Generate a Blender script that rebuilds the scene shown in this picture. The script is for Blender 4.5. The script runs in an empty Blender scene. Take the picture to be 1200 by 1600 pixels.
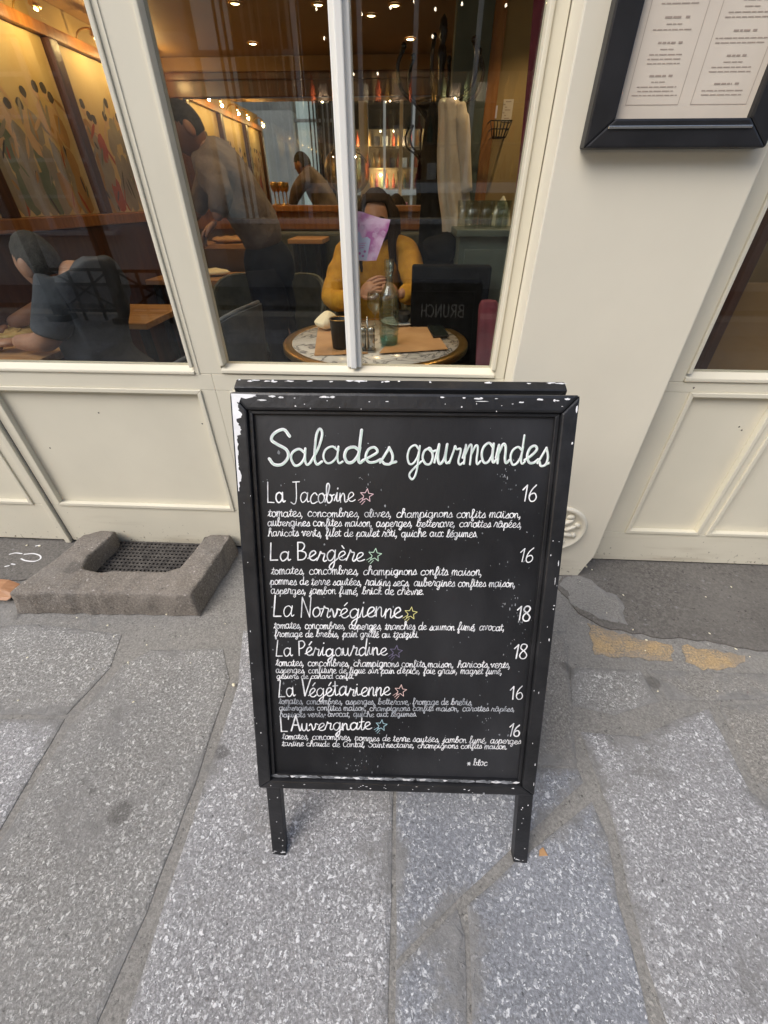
import bpy, bmesh, math, random
import numpy as np
from mathutils import Vector, Matrix
R = math.radians
random.seed(7)
scene = bpy.context.scene
COL = scene.collection

# ------------------------------------------------------------------ camera, sky, sun, exposure
CH, CD, PITCH, YAW, FPX = 1.28, 1.3622, R(37.47), R(3.03), 640.0
cam_d = bpy.data.cameras.new('camera'); cam = bpy.data.objects.new('camera', cam_d); COL.objects.link(cam)
cam.location = (0, -CD, CH)
cam.rotation_euler = (R(90) - PITCH, 0, YAW)
cam_d.sensor_fit = 'VERTICAL'; cam_d.sensor_height = 24.0
cam_d.lens = 24.0 * FPX / 1600.0
cam_d.shift_x = -1.0 / 1600.0
cam_d.clip_start = 0.02; cam_d.clip_end = 400
scene.camera = cam

SUN_EL, SUN_AZ = R(48), math.atan2(-0.70, -0.62)          # direction the light comes from (x, y)
world = bpy.data.worlds.new('World'); scene.world = world; world.use_nodes = True
wn = world.node_tree; wn.nodes.clear()
wo = wn.nodes.new('ShaderNodeOutputWorld'); wb = wn.nodes.new('ShaderNodeBackground')
sk = wn.nodes.new('ShaderNodeTexSky'); sk.sky_type = 'NISHITA'; sk.sun_disc = False
sk.sun_elevation = SUN_EL; sk.sun_rotation = SUN_AZ; sk.air_density = 1.0; sk.dust_density = 2.0; sk.ozone_density = 1.0
wb.inputs['Strength'].default_value = 0.13
wn.links.new(sk.outputs[0], wb.inputs['Color']); wn.links.new(wb.outputs[0], wo.inputs['Surface'])
sd = bpy.data.lights.new('sun', 'SUN'); sd.energy = 1.5; sd.angle = R(40); sd.color = (1.0, 0.96, 0.90)
sun = bpy.data.objects.new('sun', sd); COL.objects.link(sun)
_from = Vector((math.sin(SUN_AZ) * math.cos(SUN_EL), math.cos(SUN_AZ) * math.cos(SUN_EL), math.sin(SUN_EL)))
sun.rotation_euler = _from.to_track_quat('Z', 'Y').to_euler(); sun.location = (-4, -3, 9)
scene.view_settings.view_transform = 'Standard'; scene.view_settings.look = 'None'
scene.view_settings.exposure = 0.78; scene.view_settings.gamma = 1.0
scene.render.engine = 'CYCLES'
scene.cycles.transparent_max_bounces = 32; scene.cycles.max_bounces = 10; scene.cycles.glossy_bounces = 6
scene.cycles.sample_clamp_indirect = 6

# ------------------------------------------------------------------ measuring helpers (photo pixel -> point on a real plane)
_C = np.array([0, -CD, CH])
_F = np.array([-math.sin(YAW) * math.cos(PITCH), math.cos(YAW) * math.cos(PITCH), -math.sin(PITCH)])
_R = np.array([math.cos(YAW), math.sin(YAW), 0.0]); _U = np.cross(_R, _F)
def ray(x, y): return _F * FPX + _R * (x - 601) + _U * (800 - y)
def oz(x, y, z=0.0):
    r = ray(x, y); return Vector(_C + (z - _C[2]) / r[2] * r)
def oy(x, y, Y=0.0):
    r = ray(x, y); return Vector(_C + (Y - _C[1]) / r[1] * r)
def ox(x, y, X):
    r = ray(x, y); return Vector(_C + (X - _C[0]) / r[0] * r)

# ------------------------------------------------------------------ materials
def mat(name, c1, c2=None, scale=8.0, rough=0.6, bump=0.0, bscale=60.0, metal=0.0, spec=0.5, detail=4.0, lo=0.35, hi=0.65, stretch=None, coat=0.0):
    m = bpy.data.materials.new(name); m.use_nodes = True
    nt = m.node_tree; b = nt.nodes['Principled BSDF']
    b.inputs['Roughness'].default_value = rough; b.inputs['Metallic'].default_value = metal
    b.inputs['Specular IOR Level'].default_value = spec
    if coat: b.inputs['Coat Weight'].default_value = coat; b.inputs['Coat Roughness'].default_value = 0.15
    b.inputs['Base Color'].default_value = (*c1, 1)
    tc = nt.nodes.new('ShaderNodeTexCoord'); vec = tc.outputs['Object']
    if stretch:
        mp = nt.nodes.new('ShaderNodeMapping'); mp.inputs['Scale'].default_value = stretch
        nt.links.new(vec, mp.inputs[0]); vec = mp.outputs[0]
    if c2 is not None:
        n = nt.nodes.new('ShaderNodeTexNoise'); n.inputs['Scale'].default_value = scale; n.inputs['Detail'].default_value = detail
        nt.links.new(vec, n.inputs['Vector'])
        r = nt.nodes.new('ShaderNodeValToRGB'); r.color_ramp.elements[0].position = lo; r.color_ramp.elements[1].position = hi
        r.color_ramp.elements[0].color = (*c1, 1); r.color_ramp.elements[1].color = (*c2, 1)
        nt.links.new(n.outputs['Fac'], r.inputs[0]); nt.links.new(r.outputs[0], b.inputs['Base Color'])
    if bump:
        n2 = nt.nodes.new('ShaderNodeTexNoise'); n2.inputs['Scale'].default_value = bscale; n2.inputs['Detail'].default_value = 5
        nt.links.new(vec, n2.inputs['Vector'])
        bp = nt.nodes.new('ShaderNodeBump'); bp.inputs['Strength'].default_value = bump; bp.inputs['Distance'].default_value = 0.01
        nt.links.new(n2.outputs['Fac'], bp.inputs['Height']); nt.links.new(bp.outputs[0], b.inputs['Normal'])
    return m
def emit(name, col, s):
    m = bpy.data.materials.new(name); m.use_nodes = True
    b = m.node_tree.nodes['Principled BSDF']; b.inputs['Base Color'].default_value = (*col, 1)
    b.inputs['Emission Color'].default_value = (*col, 1); b.inputs['Emission Strength'].default_value = s
    return m
def glass(name, tint=(0.94, 0.96, 0.95), base=0.04, rough=0.0):
    m = bpy.data.materials.new(name); m.use_nodes = True; nt = m.node_tree; nt.nodes.clear()
    o = nt.nodes.new('ShaderNodeOutputMaterial'); mx = nt.nodes.new('ShaderNodeMixShader')
    t = nt.nodes.new('ShaderNodeBsdfTransparent'); t.inputs[0].default_value = (*tint, 1)
    g = nt.nodes.new('ShaderNodeBsdfGlossy'); g.inputs['Roughness'].default_value = rough
    lw = nt.nodes.new('ShaderNodeLayerWeight'); lw.inputs['Blend'].default_value = 0.5
    p = nt.nodes.new('ShaderNodeMath'); p.operation = 'POWER'; p.inputs[1].default_value = 5
    a = nt.nodes.new('ShaderNodeMath'); a.operation = 'MULTIPLY_ADD'; a.inputs[1].default_value = 1 - base; a.inputs[2].default_value = base
    nt.links.new(lw.outputs['Facing'], p.inputs[0]); nt.links.new(p.outputs[0], a.inputs[0]); nt.links.new(a.outputs[0], mx.inputs[0])
    nt.links.new(t.outputs[0], mx.inputs[1]); nt.links.new(g.outputs[0], mx.inputs[2]); nt.links.new(mx.outputs[0], o.inputs[0])
    return m

def stone(name, dark, base, fleck, dens=0.5, tint2=None, fs=1.0, smear=.85, fine_k=1.45):
    """worn stone full of pale chips: noise-edged chips over a mottled base, pitted relief"""
    m = bpy.data.materials.new(name); m.use_nodes = True; nt = m.node_tree; b = nt.nodes['Principled BSDF']
    N = nt.nodes.new; L = nt.links.new
    tc = N('ShaderNodeTexCoord'); geo = N('ShaderNodeNewGeometry'); vec = geo.outputs['Position']
    def noise(s, d=4, rg=0.6):
        n = N('ShaderNodeTexNoise'); n.inputs['Scale'].default_value = s; n.inputs['Detail'].default_value = d; n.inputs['Roughness'].default_value = rg
        L(vec, n.inputs['Vector']); return n
    def ramp(src, p0, p1, c0=(0, 0, 0), c1=(1, 1, 1)):
        r = N('ShaderNodeValToRGB'); r.color_ramp.elements[0].position = p0; r.color_ramp.elements[1].position = p1
        r.color_ramp.elements[0].color = (*c0, 1); r.color_ramp.elements[1].color = (*c1, 1); L(src, r.inputs[0]); return r
    def mix(f, a, bb):
        x = N('ShaderNodeMix'); x.data_type = 'RGBA'; L(f, x.inputs[0])
        for s, i in ((a, 6), (bb, 7)):
            if isinstance(s, tuple): x.inputs[i].default_value = (*s, 1)
            else: L(s, x.inputs[i])
        return x.outputs[2]
    big = ramp(noise(2.2, 6, .65).outputs['Fac'], .3, .72, dark, base)
    if tint2: big = ramp(noise(13, 6, .7).outputs['Fac'], .40, .60, base, tint2)
    fine = noise(150 * fs, 3, .7)
    c0 = mix(ramp(fine.outputs['Fac'], .42, .62).outputs[0], big.outputs[0], tuple(x * fine_k for x in base))
    pits = noise(85 * fs, 4, .7)
    c1 = mix(ramp(pits.outputs['Fac'], .30, .40, (1, 1, 1), (0, 0, 0)).outputs[0], c0, tuple(x * .45 for x in dark))
    # chips: warped voronoi cells, only some of them, patchy density
    w = noise(60 * fs, 3); wv = N('ShaderNodeVectorMath'); wv.operation = 'MULTIPLY_ADD'
    L(w.outputs['Color'], wv.inputs[0]); wv.inputs[1].default_value = (.034, .034, .034); L(vec, wv.inputs[2])
    dens_n = noise(5, 3)
    out = c1; hs = None
    for sc, thr, rad in ((84 * fs, 1 - dens * .62, .46), (170 * fs, 1 - dens * .75, .48), (48 * fs, 1 - dens * .12, .28)):
        v = N('ShaderNodeTexVoronoi'); v.inputs['Scale'].default_value = sc; L(wv.outputs[0], v.inputs['Vector'])
        sep = N('ShaderNodeSeparateColor'); L(v.outputs['Color'], sep.inputs[0])
        ad = N('ShaderNodeMath'); ad.operation = 'MULTIPLY_ADD'; L(dens_n.outputs['Fac'], ad.inputs[0]); ad.inputs[1].default_value = .55; L(sep.outputs[0], ad.inputs[2])
        on = N('ShaderNodeMath'); on.operation = 'GREATER_THAN'; L(ad.outputs[0], on.inputs[0]); on.inputs[1].default_value = thr + .27
        inn = ramp(v.outputs['Distance'], rad * .55, rad, (1, 1, 1), (0, 0, 0))
        f = N('ShaderNodeMath'); f.operation = 'MULTIPLY'; L(on.outputs[0], f.inputs[0]); L(inn.outputs[0], f.inputs[1])
        br = N('ShaderNodeMath'); br.operation = 'MULTIPLY_ADD'; L(sep.outputs[1], br.inputs[0]); br.inputs[1].default_value = .75; br.inputs[2].default_value = .22
        f2 = N('ShaderNodeMath'); f2.operation = 'MULTIPLY'; L(f.outputs[0], f2.inputs[0]); L(br.outputs[0], f2.inputs[1])
        out = mix(f2.outputs[0], out, fleck)
        if hs is None: hs = f.outputs[0]
    st = ramp(noise(.9, 5, .7).outputs['Fac'], .45, .75)
    stm = N('ShaderNodeMath'); stm.operation = 'MULTIPLY'; L(st.outputs[0], stm.inputs[0]); stm.inputs[1].default_value = .35
    out = mix(stm.outputs[0], out, tuple(x * .75 for x in dark))
    if smear:
        at = N('ShaderNodeAttribute'); at.attribute_name = 'wear'
        wa = N('ShaderNodeMath'); wa.operation = 'MULTIPLY_ADD'; L(at.outputs['Fac'], wa.inputs[0]); wa.inputs[1].default_value = .13; L(noise(3.1, 8, .68).outputs['Fac'], wa.inputs[2])
        wb2 = N('ShaderNodeMath'); wb2.operation = 'MULTIPLY_ADD'; L(noise(38, 4, .7).outputs['Fac'], wb2.inputs[0]); wb2.inputs[1].default_value = .22; L(wa.outputs[0], wb2.inputs[2])
        sm = ramp(wb2.outputs[0], .655, .765); smm = N('ShaderNodeMath'); smm.operation = 'MULTIPLY'; L(sm.outputs[0], smm.inputs[0]); smm.inputs[1].default_value = smear
        mc = ramp(noise(24, 6, .7).outputs['Fac'], .3, .7, (.158, .154, .148), (.265, .259, .25)); out = mix(smm.outputs[0], out, mc.outputs[0])
        gm = ramp(noise(6.5, 2, .4).outputs['Fac'], .70, .735); gmm = N('ShaderNodeMath'); gmm.operation = 'MULTIPLY'; L(gm.outputs[0], gmm.inputs[0]); gmm.inputs[1].default_value = .55; out = mix(gmm.outputs[0], out, (.075, .07, .065))
    L(out, b.inputs['Base Color']); b.inputs['Roughness'].default_value = .78; b.inputs['Specular IOR Level'].default_value = .3
    hh = N('ShaderNodeMath'); hh.operation = 'MULTIPLY_ADD'; L(hs, hh.inputs[0]); hh.inputs[1].default_value = .5; L(pits.outputs['Fac'], hh.inputs[2])
    bp = N('ShaderNodeBump'); bp.inputs['Strength'].default_value = .55; bp.inputs['Distance'].default_value = .006
    L(hh.outputs[0], bp.inputs['Height']); L(bp.outputs[0], b.inputs['Normal'])
    return m

def cream_paint(name, c, dirty=True):
    """old gloss paint over wood: faint tone shifts, brush grain, specks of grime thicker near the pavement"""
    m = bpy.data.materials.new(name); m.use_nodes = True; nt = m.node_tree; b = nt.nodes['Principled BSDF']
    N = nt.nodes.new; L = nt.links.new
    geo = N('ShaderNodeNewGeometry'); vec = geo.outputs['Position']
    def noise(s, d=4, sv=None):
        n = N('ShaderNodeTexNoise'); n.inputs['Scale'].default_value = s; n.inputs['Detail'].default_value = d
        if sv:
            mp = N('ShaderNodeMapping'); mp.inputs['Scale'].default_value = sv; L(vec, mp.inputs[0]); L(mp.outputs[0], n.inputs['Vector'])
        else: L(vec, n.inputs['Vector'])
        return n
    def ramp(src, p0, p1, c0=(0, 0, 0), c1=(1, 1, 1)):
        r = N('ShaderNodeValToRGB'); r.color_ramp.elements[0].position = p0; r.color_ramp.elements[1].position = p1
        r.color_ramp.elements[0].color = (*c0, 1); r.color_ramp.elements[1].color = (*c1, 1); L(src, r.inputs[0]); return r
    col = ramp(noise(2.5, 5).outputs['Fac'], .3, .7, tuple(x * .93 for x in c), tuple(min(1, x * 1.03) for x in c)).outputs[0]
    if dirty:
        sx = N('ShaderNodeSeparateXYZ'); L(vec, sx.inputs[0])
        zr = N('ShaderNodeMapRange'); L(sx.outputs['Z'], zr.inputs[0]); zr.inputs[1].default_value = 0.0; zr.inputs[2].default_value = .26; zr.inputs[3].default_value = .18; zr.inputs[4].default_value = 0
        n = noise(60, 6); ad = N('ShaderNodeMath'); ad.operation = 'ADD'; L(n.outputs['Fac'], ad.inputs[0]); L(zr.outputs[0], ad.inputs[1])
        f = ramp(ad.outputs[0], .77, .86)
        mx = N('ShaderNodeMix'); mx.data_type = 'RGBA'; L(f.outputs[0], mx.inputs[0]); L(col, mx.inputs[6]); mx.inputs[7].default_value = (.16, .13, .09, 1); col = mx.outputs[2]
        n3 = noise(9, 5, (.3, 1, 2.2)); ad3 = N('ShaderNodeMath'); ad3.operation = 'ADD'; L(n3.outputs['Fac'], ad3.inputs[0]); L(zr.outputs[0], ad3.inputs[1])
        f3 = ramp(ad3.outputs[0], .66, .86); m3 = N('ShaderNodeMath'); m3.operation = 'MULTIPLY'; L(f3.outputs[0], m3.inputs[0]); zk = N('ShaderNodeMath'); zk.operation = 'MULTIPLY'; L(zr.outputs[0], zk.inputs[0]); zk.inputs[1].default_value = 3.2; L(zk.outputs[0], m3.inputs[1])
        mx3 = N('ShaderNodeMix'); mx3.data_type = 'RGBA'; L(m3.outputs[0], mx3.inputs[0]); L(col, mx3.inputs[6]); mx3.inputs[7].default_value = (.42, .36, .26, 1); col = mx3.outputs[2]
    L(col, b.inputs['Base Color']); b.inputs['Roughness'].default_value = .48; b.inputs['Specular IOR Level'].default_value = .35
    bp = N('ShaderNodeBump'); bp.inputs['Strength'].default_value = .10; bp.inputs['Distance'].default_value = .004
    L(noise(26, 6, (1, 1, .25)).outputs['Fac'], bp.inputs['Height']); L(bp.outputs[0], b.inputs['Normal'])
    return m

M = {}
M['cream'] = cream_paint('cream_paint', (.71, .668, .540))
M['cream2'] = cream_paint('cream_paint_pillar', (.75, .702, .575))
M['white'] = cream_paint('white_paint', (.83, .82, .77), False)
M['facade_up'] = mat('render_upper_wall', (.45, .41, .34), (.52, .48, .40), 1.5, .85, .2, 40)
M['slab_light'] = stone('stone_light_chips', (.165, .163, .165), (.265, .262, .265), (.80, .80, .81), .60)
M['slab_mid'] = stone('stone_grey_chips', (.15, .146, .138), (.235, .23, .22), (.70, .69, .67), .50)
M['slab_blue'] = stone('stone_blue_grey_chips', (.145, .150, .164), (.225, .233, .252), (.78, .79, .81), .46, fs=.95)
M['slab_dull'] = stone('stone_dull', (.15, .143, .13), (.225, .213, .195), (.5, .48, .44), .25)
M['mortar'] = stone('mortar', (.17, .163, .152), (.25, .240, .222), (.42, .40, .36), .05, fine_k=1.2)
M['concrete'] = stone('concrete_apron', (.088, .081, .073), (.158, .147, .133), (.24, .235, .23), .03, fs=.7, smear=0, fine_k=1.12)
M['ochre'] = stone('ochre_stone', (.20, .17, .12), (.38, .27, .145), (.42, .36, .26), .08, tint2=(.21, .195, .17), smear=.5)
M['step'] = stone('worn_step_stone', (.115, .10, .085), (.22, .195, .168), (.48, .44, .41), .06, smear=.25, fine_k=1.2)
M['street'] = stone('street_stone', (.09, .088, .085), (.15, .147, .145), (.4, .4, .4), .2, fs=.5)
M['iron'] = mat('cast_iron', (.05, .045, .042), (.11, .10, .09), 30, .7, .4, 90, .3)
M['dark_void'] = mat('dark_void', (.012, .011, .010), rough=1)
M['sign_black'] = mat('black_sign_paint', (.010, .0105, .012), (.022, .022, .024), 14, .38, .12, 70)
M['board'] = mat('chalkboard_black', (.006, .0065, .0085), (.050, .051, .056), 4, .5, .05, 120, lo=.42, hi=.84, detail=12, stretch=(1, 1, .45))
M['flake'] = mat('bare_white_primer', (.72, .72, .72), (.85, .85, .86), 40, .7)
M['dust'] = mat('chalk_dust', (.16, .17, .18), (.34, .35, .37), 60, .9)
M['chalk'] = mat('white_paint_pen', (.52, .53, .55), (.88, .88, .88), 55, .7, lo=.32, hi=.55)
M['chalk_dim'] = mat('faded_white_pen', (.26, .28, .31), (.62, .64, .67), 22, .7)
M['green_pen'] = mat('pale_green_pen', (.52, .66, .57), (.66, .76, .69), 30, .6)
for k, c in dict(pink=(.72, .50, .53), green=(.50, .70, .54), yellow=(.70, .66, .26), purple=(.16, .14, .22), salmon=(.74, .52, .48), cyan=(.40, .60, .66)).items():
    M['pen_' + k] = mat('pen_' + k, c)
M['rear_pen'] = mat('grey_chalk', (.45, .45, .45), (.6, .6, .6), 30, .8)
M['glass'] = glass('window_glass', base=.06)
M['globe'] = glass('globe_glass', (.86, .84, .80), .16)
M['clear'] = glass('thin_glass', (.90, .93, .92), .07)
M['bottle'] = glass('pale_green_bottle_glass', (.90, .955, .935), .12)
M['aqua'] = glass('aqua_glass_base', (.35, .72, .70), .10)
M['menu_black'] = mat('black_lacquer', (.010, .010, .011), (.016, .016, .018), 20, .42)
M['paper'] = mat('cream_menu_paper', (.60, .53, .44), (.68, .61, .51), 6, .8)
M['ink'] = mat('brown_ink', (.36, .29, .24))
M['wood_dark'] = mat('dark_varnished_wood', (.055, .020, .010), (.11, .042, .018), 5, .35, .1, 30, stretch=(6, 6, .6))
M['wood'] = mat('honey_wood', (.36, .18, .07), (.50, .28, .12), 6, .4, .1, 30, stretch=(1, 6, 6))
M['wood_orange'] = mat('orange_varnished_wood', (.28, .11, .025), (.40, .17, .045), 6, .35, .1, 30, stretch=(6, 6, .6))
M['wall_brown'] = mat('brown_ochre_wall', (.24, .13, .045), (.31, .175, .065), 3, .6)
M['wall_yellow'] = mat('ochre_yellow_wall', (.34, .24, .10), (.42, .30, .13), 3, .7)
M['ceiling'] = mat('ceiling_tan', (.30, .17, .06), (.36, .21, .08), 2, .6)
M['floor_in'] = mat('dark_brown_floor', (.035, .028, .024), (.07, .055, .045), 5, .35)
M['mural'] = mat('mural_cream_ground', (.68, .50, .22), (.80, .66, .36), 3.5, .55)
M['fig_red'] = mat('mural_red', (.40, .06, .03), (.5, .12, .05), 8)
M['fig_green'] = mat('mural_green', (.14, .19, .12), (.22, .26, .17), 8)
M['fig_grey'] = mat('mural_grey', (.30, .27, .22), (.42, .38, .3), 8)
M['fig_ochre'] = mat('mural_ochre', (.45, .25, .08), (.55, .34, .14), 8)
M['fig_dark'] = mat('mural_dark', (.05, .045, .05), (.10, .085, .08), 8)
M['fig_skin'] = mat('mural_skin', (.62, .40, .22), (.7, .5, .3), 8)
M['brass'] = mat('brass', (.50, .30, .09), (.60, .38, .13), 20, .28, .05, 80, .9)
M['steel'] = mat('steel', (.5, .5, .48), rough=.25, metal=.9)
M['silver'] = M['steel']
mm = bpy.data.materials.new('mirror_silver'); mm.use_nodes = True
_b = mm.node_tree.nodes['Principled BSDF']; _b.inputs['Base Color'].default_value = (.92, .89, .82, 1); _b.inputs['Metallic'].default_value = 1; _b.inputs['Roughness'].default_value = .015
M['mirror'] = mm
M['bulb'] = emit('lit_bulb', (1.0, .72, .36), 30)
M['bulb_soft'] = emit('lit_bulb_soft', (1.0, .74, .38), 6)
M['bulb_white'] = emit('lit_bulb_white', (1.0, .84, .6), 12)
M['marble'] = None
def marble():
    m = bpy.data.materials.new('white_marble'); m.use_nodes = True; nt = m.node_tree; b = nt.nodes['Principled BSDF']
    tc = nt.nodes.new('ShaderNodeTexCoord'); n = nt.nodes.new('ShaderNodeTexNoise'); n.inputs['Scale'].default_value = 6; n.inputs['Detail'].default_value = 8; n.inputs['Distortion'].default_value = 1.8
    r = nt.nodes.new('ShaderNodeValToRGB'); e = r.color_ramp.elements
    e[0].position = .40; e[0].color = (.66, .62, .56, 1); e[1].position = .60; e[1].color = (.68, .64, .58, 1)
    k = e.new(.49); k.color = (.16, .15, .15, 1); k = e.new(.455); k.color = (.6, .56, .5, 1); k = e.new(.52); k.color = (.6, .56, .5, 1)
    nt.links.new(tc.outputs['Object'], n.inputs['Vector']); nt.links.new(n.outputs['Fac'], r.inputs[0]); nt.links.new(r.outputs[0], b.inputs['Base Color']); b.inputs['Roughness'].default_value = .18
    return m
M['marble'] = marble()
M['kraft'] = mat('kraft_paper', (.42, .23, .10), (.52, .31, .15), 7, .7, .3, 14)
M['napkin'] = mat('cream_napkin', (.80, .73, .52), (.86, .80, .60), 10, .8, .2, 40)
M['mustard'] = mat('mustard_knit', (.42, .20, .012), (.52, .27, .02), 30, .85, .5, 160)
M['skin'] = mat('skin', (.30, .15, .09), (.38, .20, .125), 16, .55, .2, 60)
M['skin_dark'] = mat('skin_dark', (.22, .10, .055), (.28, .13, .075), 10, .5)
M['hair'] = mat('dark_brown_hair', (.012, .007, .005), (.035, .018, .011), 40, .7, .5, 60, stretch=(3, 3, .4), spec=.2)
M['hair_short'] = mat('short_dark_hair', (.02, .018, .017), (.05, .045, .04), 60, .8, .6, 200)
M['stand'] = mat('near_black_bentwood', (.010, .006, .004), (.022, .012, .007), 6, .25)
M['jacket'] = mat('taupe_jacket', (.115, .088, .075), (.18, .142, .122), 14, .9, .5, 50)
M['tshirt'] = mat('charcoal_tshirt', (.035, .040, .050), (.06, .066, .080), 12, .9, .4, 30)
M['denim'] = mat('navy_cloth', (.02, .03, .06), (.04, .05, .09), 30, .9)
M['black_cloth'] = mat('black_coat_cloth', (.004, .004, .0045), (.009, .009, .0095), 20, .9, .4, 40, spec=.08)
M['pale_cloth'] = mat('pale_beige_coat_cloth', (.50, .42, .31), (.60, .52, .40), 10, .9, .4, 30)
M['green_uph'] = mat('grey_green_upholstery', (.055, .062, .05), (.085, .093, .075), 20, .6, .2, 80)
M['blue_uph'] = mat('slate_upholstery', (.05, .06, .075), (.08, .09, .105), 20, .6, .2, 80)
M['green_paint'] = mat('grey_green_paint', (.075, .095, .075), (.10, .12, .095), 6, .5)
M['black_metal'] = mat('black_metal', (.012, .012, .013), (.02, .02, .02), 20, .45)
M['burgundy'] = mat('burgundy_cloth', (.09, .012, .02), (.15, .022, .035), 12, .9, .3, 40)
M['porcelain'] = mat('porcelain', (.75, .74, .70), rough=.2)
M['pasta'] = mat('pasta', (.55, .35, .10), (.75, .55, .22), 45, .5, .6, 60)
M['leaf_pink'] = mat('pink_floral_print', (.60, .18, .46), (.90, .58, .80), 28, .5, detail=1.5, lo=.42, hi=.58)
M['leaf_pale'] = mat('pale_lilac_print', (.62, .62, .80), (.72, .72, .88), 8, .5)
M['screen_dark'] = mat('phone_glass', (.02, .025, .022), rough=.08)
M['opp_wall'] = mat('opposite_stone_wall', (.36, .36, .365), (.52, .52, .52), 2.2, .85, .5, 14)
M['opp_light'] = mat('opposite_wall_brightened', (.60, .61, .63), (.74, .74, .75), 2.0, .85, .4, 14)  # left part of the wall, brightened in colour to strengthen its reflection
M['opp_pale'] = mat('opposite_pale_frame', (.80, .82, .85), (.86, .87, .88), 5, .5)
M['opp_blue'] = emit('glowing_pale_panel', (.70, .84, .88), .16)  # glow added to brighten the shutter panel, no lamp behind it
M['shelf'] = mat('shop_shelf', (.32, .24, .14), (.42, .33, .2), 6)
M['wood_foot'] = mat('orange_brown_wood', (.36, .17, .08), (.46, .24, .12), 8, .5, .1, 30, stretch=(1, 8, 8))

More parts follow.
